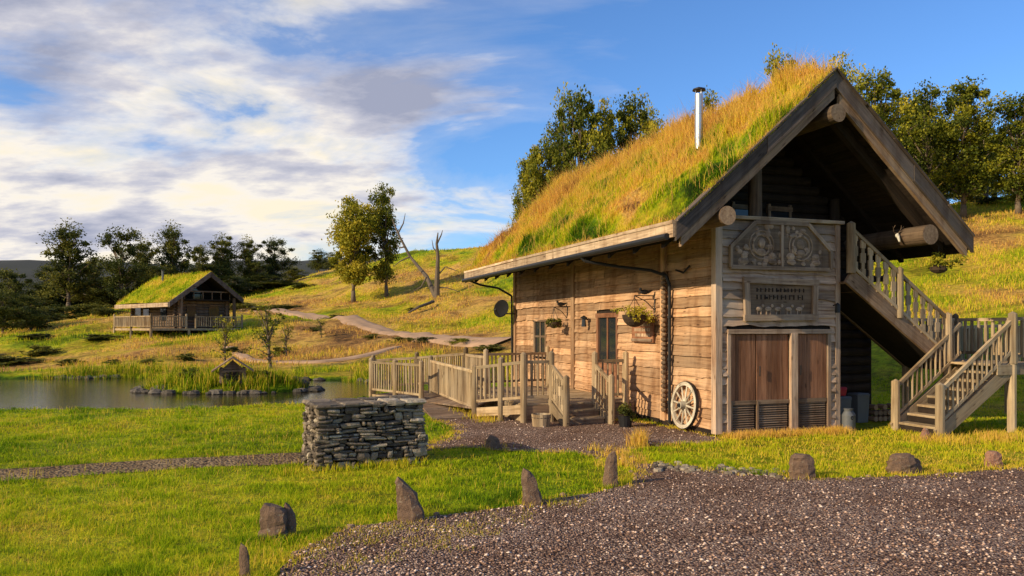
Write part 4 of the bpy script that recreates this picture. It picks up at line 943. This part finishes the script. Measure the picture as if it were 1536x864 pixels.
# duck house
dh=empty('duck_house',(P(352,560,27.8)[0],27.6,hz1(P(352,560,27.8)[0],27.8)-.02),.35); mb=MB()
for k in range(4): 
    for sg in (-1,1): mb.cyl((-.4,sg*.35,.08+k*.13),(.4,sg*.35,.08+k*.13),.07,.07,'log',8,'end'); mb.cyl((sg*.38,-.42,.14+k*.13),(sg*.38,.42,.14+k*.13),.07,.07,'log',8,'end') 
mb.poly([(-.36,-.38,.55),(.36,-.38,.55),(0,-.38,.88)],(0,1,0),.05,'log'); mb.box((-.13,-.44,.1),(.13,-.41,.45),'dark')
for sg in (-1,1):
    for k in range(5): a=.7*k/5;b2=.7*(k+1)/5; mb.poly([(sg*a,-.6,.98-a*.7),(sg*b2,-.6,.98-b2*.7),(sg*b2,.6,.98-b2*.7),(sg*a,.6,.98-a*.7)],(0,0,1),-.04,'log')
mb.done('hut',dh)
# ---------------------------------------------------------------- distant cabin
CR=math.radians(48); CW=3.7; CL=7.5; CA=4.1; CS=.74
ax_,ay_,_=P(303,0,58.5); cx=ax_-math.cos(CR)*CW/2; cy=ay_-math.sin(CR)*CW/2
czz=2.0
cabin=empty('log_cabin',(cx,cy,czz),CR); mb=MB()
def zc(s): return CA-abs(s-CW/2)*CS
z=-.6
while z<2.1:
    mb.cyl((-.3,0,z),(CW+.3,0,z),.13,.13,'rafter',10,'rafter'); mb.cyl((0,-.3,z+.1),(0,CL,z+.1),.13,.13,'rafter',10,'end'); mb.cyl((CW,-.3,z+.1),(CW,CL,z+.1),.13,.13,'rafter',10,'rafter'); mb.cyl((-.3,CL,z),(CW+.3,CL,z),.13,.13,'rafter',10,'end'); z+=.23
while z<CA-.4:
    hw=(CA-.2-z)/CS; mb.cyl((CW/2-hw,.9,z),(CW/2+hw,.9,z),.13,.13,'dark',8); mb.cyl((CW/2-hw,CL,z),(CW/2+hw,CL,z),.13,.13,'dark',8); z+=.23
mb.box((.0,-.9,2.05),(CW,.9,2.15),'dark')
for k in range(6): mb.box((.1+k*(CW-.2)/5-.03,-.9,2.15),(.1+k*(CW-.2)/5+.03,-.84,2.7),'rafter')
mb.beam((0,-.87,2.72),(CW,-.87,2.72),.08,.1,'rafter')
for s in (-.2,CW+.2): mb.cyl((s,-1.0,-.5),(s,-1.0,zc(s)-.3),.12,.12,'rafter',10)
mb.done('walls',cabin)
mb=MB()
for (a,b_,c,d_) in ((.6,1.3,.6,1.7),(2.3,3.1,.6,1.7)): mb.box((a,-.17,c),(b_,-.14,d_),'glass'); mb.box((a-.06,-.2,c-.06),(b_+.06,-.171,c),'log');mb.box((a-.06,-.2,d_),(b_+.06,-.171,d_+.06),'log')
mb.box((1.5,.74,2.2),(2.2,.76,3.3),'glass'); 
for t in (1.5,4.5,6.0): mb.box((-.17,t,.6),(-.14,t+1,1.7),'glass')
mb.done('windows',cabin)
mb=MB(); SL=-1.25; SRR=CW+.75
for s0,s1 in ((SL,CW/2),(CW/2,SRR)):
    vs=[(s,t,zc(s)+zo) for t in (-1.3,CL+.6) for s,zo in((s0,-.25),(s1,-.25),(s1,-.05),(s0,-.05))]; mb.add(vs,[(0,1,2,3),(7,6,5,4),(0,4,5,1),(1,5,6,2),(2,6,7,3),(3,7,4,0)],'dark')
    vs=[(s,t,zc(s)+zo) for t in (-1.42,-1.32) for s,zo in((s0,-.3),(s1,-.3),(s1,.08),(s0,.08))]; mb.add(vs,[(0,1,2,3),(7,6,5,4),(0,4,5,1),(1,5,6,2),(2,6,7,3),(3,7,4,0)],'barge')
mb.beam((SL-.03,-1.3,zc(SL)-.12),(SL-.03,CL+.6,zc(SL)-.12),.08,.3,'fascia')
mb.cyl((1.2,5.2,3.2),(1.2,5.2,4.5),.08,.08,'grey',12); mb.cyl((1.2,5.2,4.54),(1.2,5.2,4.6),.13,.11,'iron',12); mb.done('roof',cabin)
S,Tt=np.meshgrid(np.linspace(SL,SRR,40),np.linspace(-1.3,CL+.6,50)); Zz=CA-np.abs(S-CW/2)*CS+.15*fbm(S,Tt,2); ii=np.arange(S.size).reshape(S.shape)
npmesh('turf',np.stack([S,Tt,Zz],-1).reshape(-1,3),[np.stack([ii[:-1,:-1],ii[:-1,1:],ii[1:,1:],ii[1:,:-1]],-1).reshape(-1,4)],['ground'],{'dry':np.clip(.15+.5*fbm(S,Tt,3),0,1).ravel()},cabin)
n=6000;S=RS.uniform(SL,SRR,n);Tt=RS.uniform(-1.3,CL+.6,n); blades('turf_grass',S,Tt,CA-np.abs(S-CW/2)*CS+.1,.05+.16*RS.rand(n),np.full(n,.035),np.clip(.1+.75*(fbm(S,Tt,3))+RS.uniform(-.2,.2,n)-.1,0,1),.6,cabin)
mb=MB(); DS=-2.7; mb.box((DS,-1.8,-.15),(-.2,4.5,0),'rail'); mb.box((-.19,-1.8,-.15),(CW+.4,-.2,0),'rail')
for a,b_ in (((DS,-1.8,0),(-.2,-1.8,0)),((DS,-1.8,0),(DS,1.5,0)),((DS,1.5,0),(DS,4.5,0)),((.5,-1.8,0),(2.4,-1.8,0)),((2.4,-1.8,0),(CW+.4,-1.8,0))): railing(mb,a,b_,.85,.16,.09,ph=1.0)
for a in ((DS,-1.8),(0,-1.8),(2.4,-1.8),(CW+.4,-1.8),(DS,1.5),(DS,4.5)): mb.cyl((a[0],a[1],-2.0),(a[0],a[1],0),.1,.1,'rail',8)
mb.done('deck',cabin)
mb=MB()
for k in range(9):
    x,y,_=P(352+k*9,0,57-k*.6); z=hz1(x,y); mb.cyl((x,y,z-.1),(x,y,z+.8),.06,.055,'rail',7,cone=.03)
mb.done('fence_posts')
x,y,_=P(672,0,108); z=hz1(x,y); mb=MB(); mb.box((x-1,y-1,z-.2),(x+1,y+1,z+.5),'fascia'); mb.poly([(x-1.2,y-1.2,z+.5),(x+1.2,y-1.2,z+.5),(x,y-1.2,z+1.0)],(0,1,0),2.4,'log'); mb.done('field_shelter')
# ---------------------------------------------------------------- world
EL=math.radians(24); sd=Vector((-.865,-.50,0)).normalized()
w=bpy.data.worlds.new('World'); scene.world=w; w.use_nodes=True; nt=w.node_tree; L=nt.links
bg=nt.nodes['Background']; sky=nt.nodes.new('ShaderNodeTexSky'); sky.sky_type='NISHITA'; sky.sun_disc=False; sky.sun_elevation=EL; sky.sun_rotation=math.atan2(sd.x,sd.y)%(2*math.pi)
sky.air_density=1.0;sky.dust_density=.4;sky.ozone_density=3
skc=mixc(nt,1.0,sky.outputs[0],(.66,.93,1.25),'MULTIPLY')
L.new(skc,bg.inputs[0]); bg.inputs[1].default_value=.15
tc=nt.nodes.new('ShaderNodeTexCoord'); nm=N(nt,'ShaderNodeVectorMath',operation='NORMALIZE'); L.new(tc.outputs['Generated'],nm.inputs[0])
sp=nt.nodes.new('ShaderNodeSeparateXYZ'); L.new(nm.outputs[0],sp.inputs[0])
zz=math_(nt,'ADD',math_(nt,'MAXIMUM',sp.outputs[2],0.0),.25)
px=math_(nt,'DIVIDE',sp.outputs[0],zz);py=math_(nt,'DIVIDE',sp.outputs[1],zz)
cv=nt.nodes.new('ShaderNodeCombineXYZ'); L.new(px,cv.inputs[0]);L.new(py,cv.inputs[1])
mp=N(nt,'ShaderNodeMapping'); mp.inputs['Rotation'].default_value=(0,0,math.radians(-32)); mp.inputs['Scale'].default_value=(1.0,1.6,1); mp.inputs['Location'].default_value=(2.3,.7,0); L.new(cv.outputs[0],mp.inputs[0])
n1=N(nt,'ShaderNodeTexNoise'); n1.inputs['Scale'].default_value=1.0; n1.inputs['Detail'].default_value=10; n1.inputs['Roughness'].default_value=.58; n1.inputs['Distortion'].default_value=.45; L.new(mp.outputs[0],n1.inputs['Vector'])
bias=math_(nt,'MULTIPLY',math_(nt,'SUBTRACT',.0,sp.outputs[0]),.30)
low=math_(nt,'MULTIPLY',math_(nt,'SUBTRACT',.20,sp.outputs[2],True),.35)
f=math_(nt,'ADD',math_(nt,'ADD',n1.outputs['Fac'],bias),low)
rc=ramp(nt,[(.42,(0,0,0)),(.495,(.15,.15,.15)),(.54,(.6,.6,.6)),(.61,(1,1,1))]); L.new(f,rc.inputs[0])
n2=N(nt,'ShaderNodeTexNoise'); n2.inputs['Scale'].default_value=2.0; n2.inputs['Detail'].default_value=8; n2.inputs['Roughness'].default_value=.58; L.new(mp.outputs[0],n2.inputs['Vector'])
shade=math_(nt,'ADD',math_(nt,'ADD',math_(nt,'MULTIPLY',sp.outputs[2],1.6),math_(nt,'MULTIPLY',math_(nt,'SUBTRACT',n2.outputs['Fac'],.5),2.8)),math_(nt,'MULTIPLY',math_(nt,'SUBTRACT',f,.62),1.1))
rs=ramp(nt,[(.0,(1.0,.90,.70)),(.25,(.96,.90,.82)),(.5,(.60,.60,.68)),(.8,(.36,.39,.52))]); L.new(shade,rs.inputs[0])
bg2=nt.nodes.new('ShaderNodeBackground'); L.new(rs.outputs[0],bg2.inputs[0]); bg2.inputs[1].default_value=1.02
mx=nt.nodes.new('ShaderNodeMixShader'); L.new(rc.outputs[0],mx.inputs[0]); L.new(bg.outputs[0],mx.inputs[1]); L.new(bg2.outputs[0],mx.inputs[2]); L.new(mx.outputs[0],nt.nodes['World Output'].inputs[0])
sl=bpy.data.lights.new('sun','SUN'); sl.energy=5.0; sl.angle=math.radians(.5); sl.color=(1,.82,.54); so=bpy.data.objects.new('sun',sl); link(so)
dirv=Vector((sd.x*math.cos(EL),sd.y*math.cos(EL),math.sin(EL))); so.rotation_euler=dirv.to_track_quat('Z','Y').to_euler(); so.location=dirv*50
cam=bpy.data.cameras.new('camera'); co=bpy.data.objects.new('camera',cam); link(co); co.location=(0,0,CZ); co.rotation_euler=(math.radians(90),0,0)
cam.sensor_width=36; cam.lens=F/1536*36; cam.shift_y=(HV-432)/1536; cam.clip_end=6000; cam.clip_start=.05
scene.camera=co
scene.view_settings.view_transform='Standard'; scene.view_settings.look='None'; scene.view_settings.exposure=0
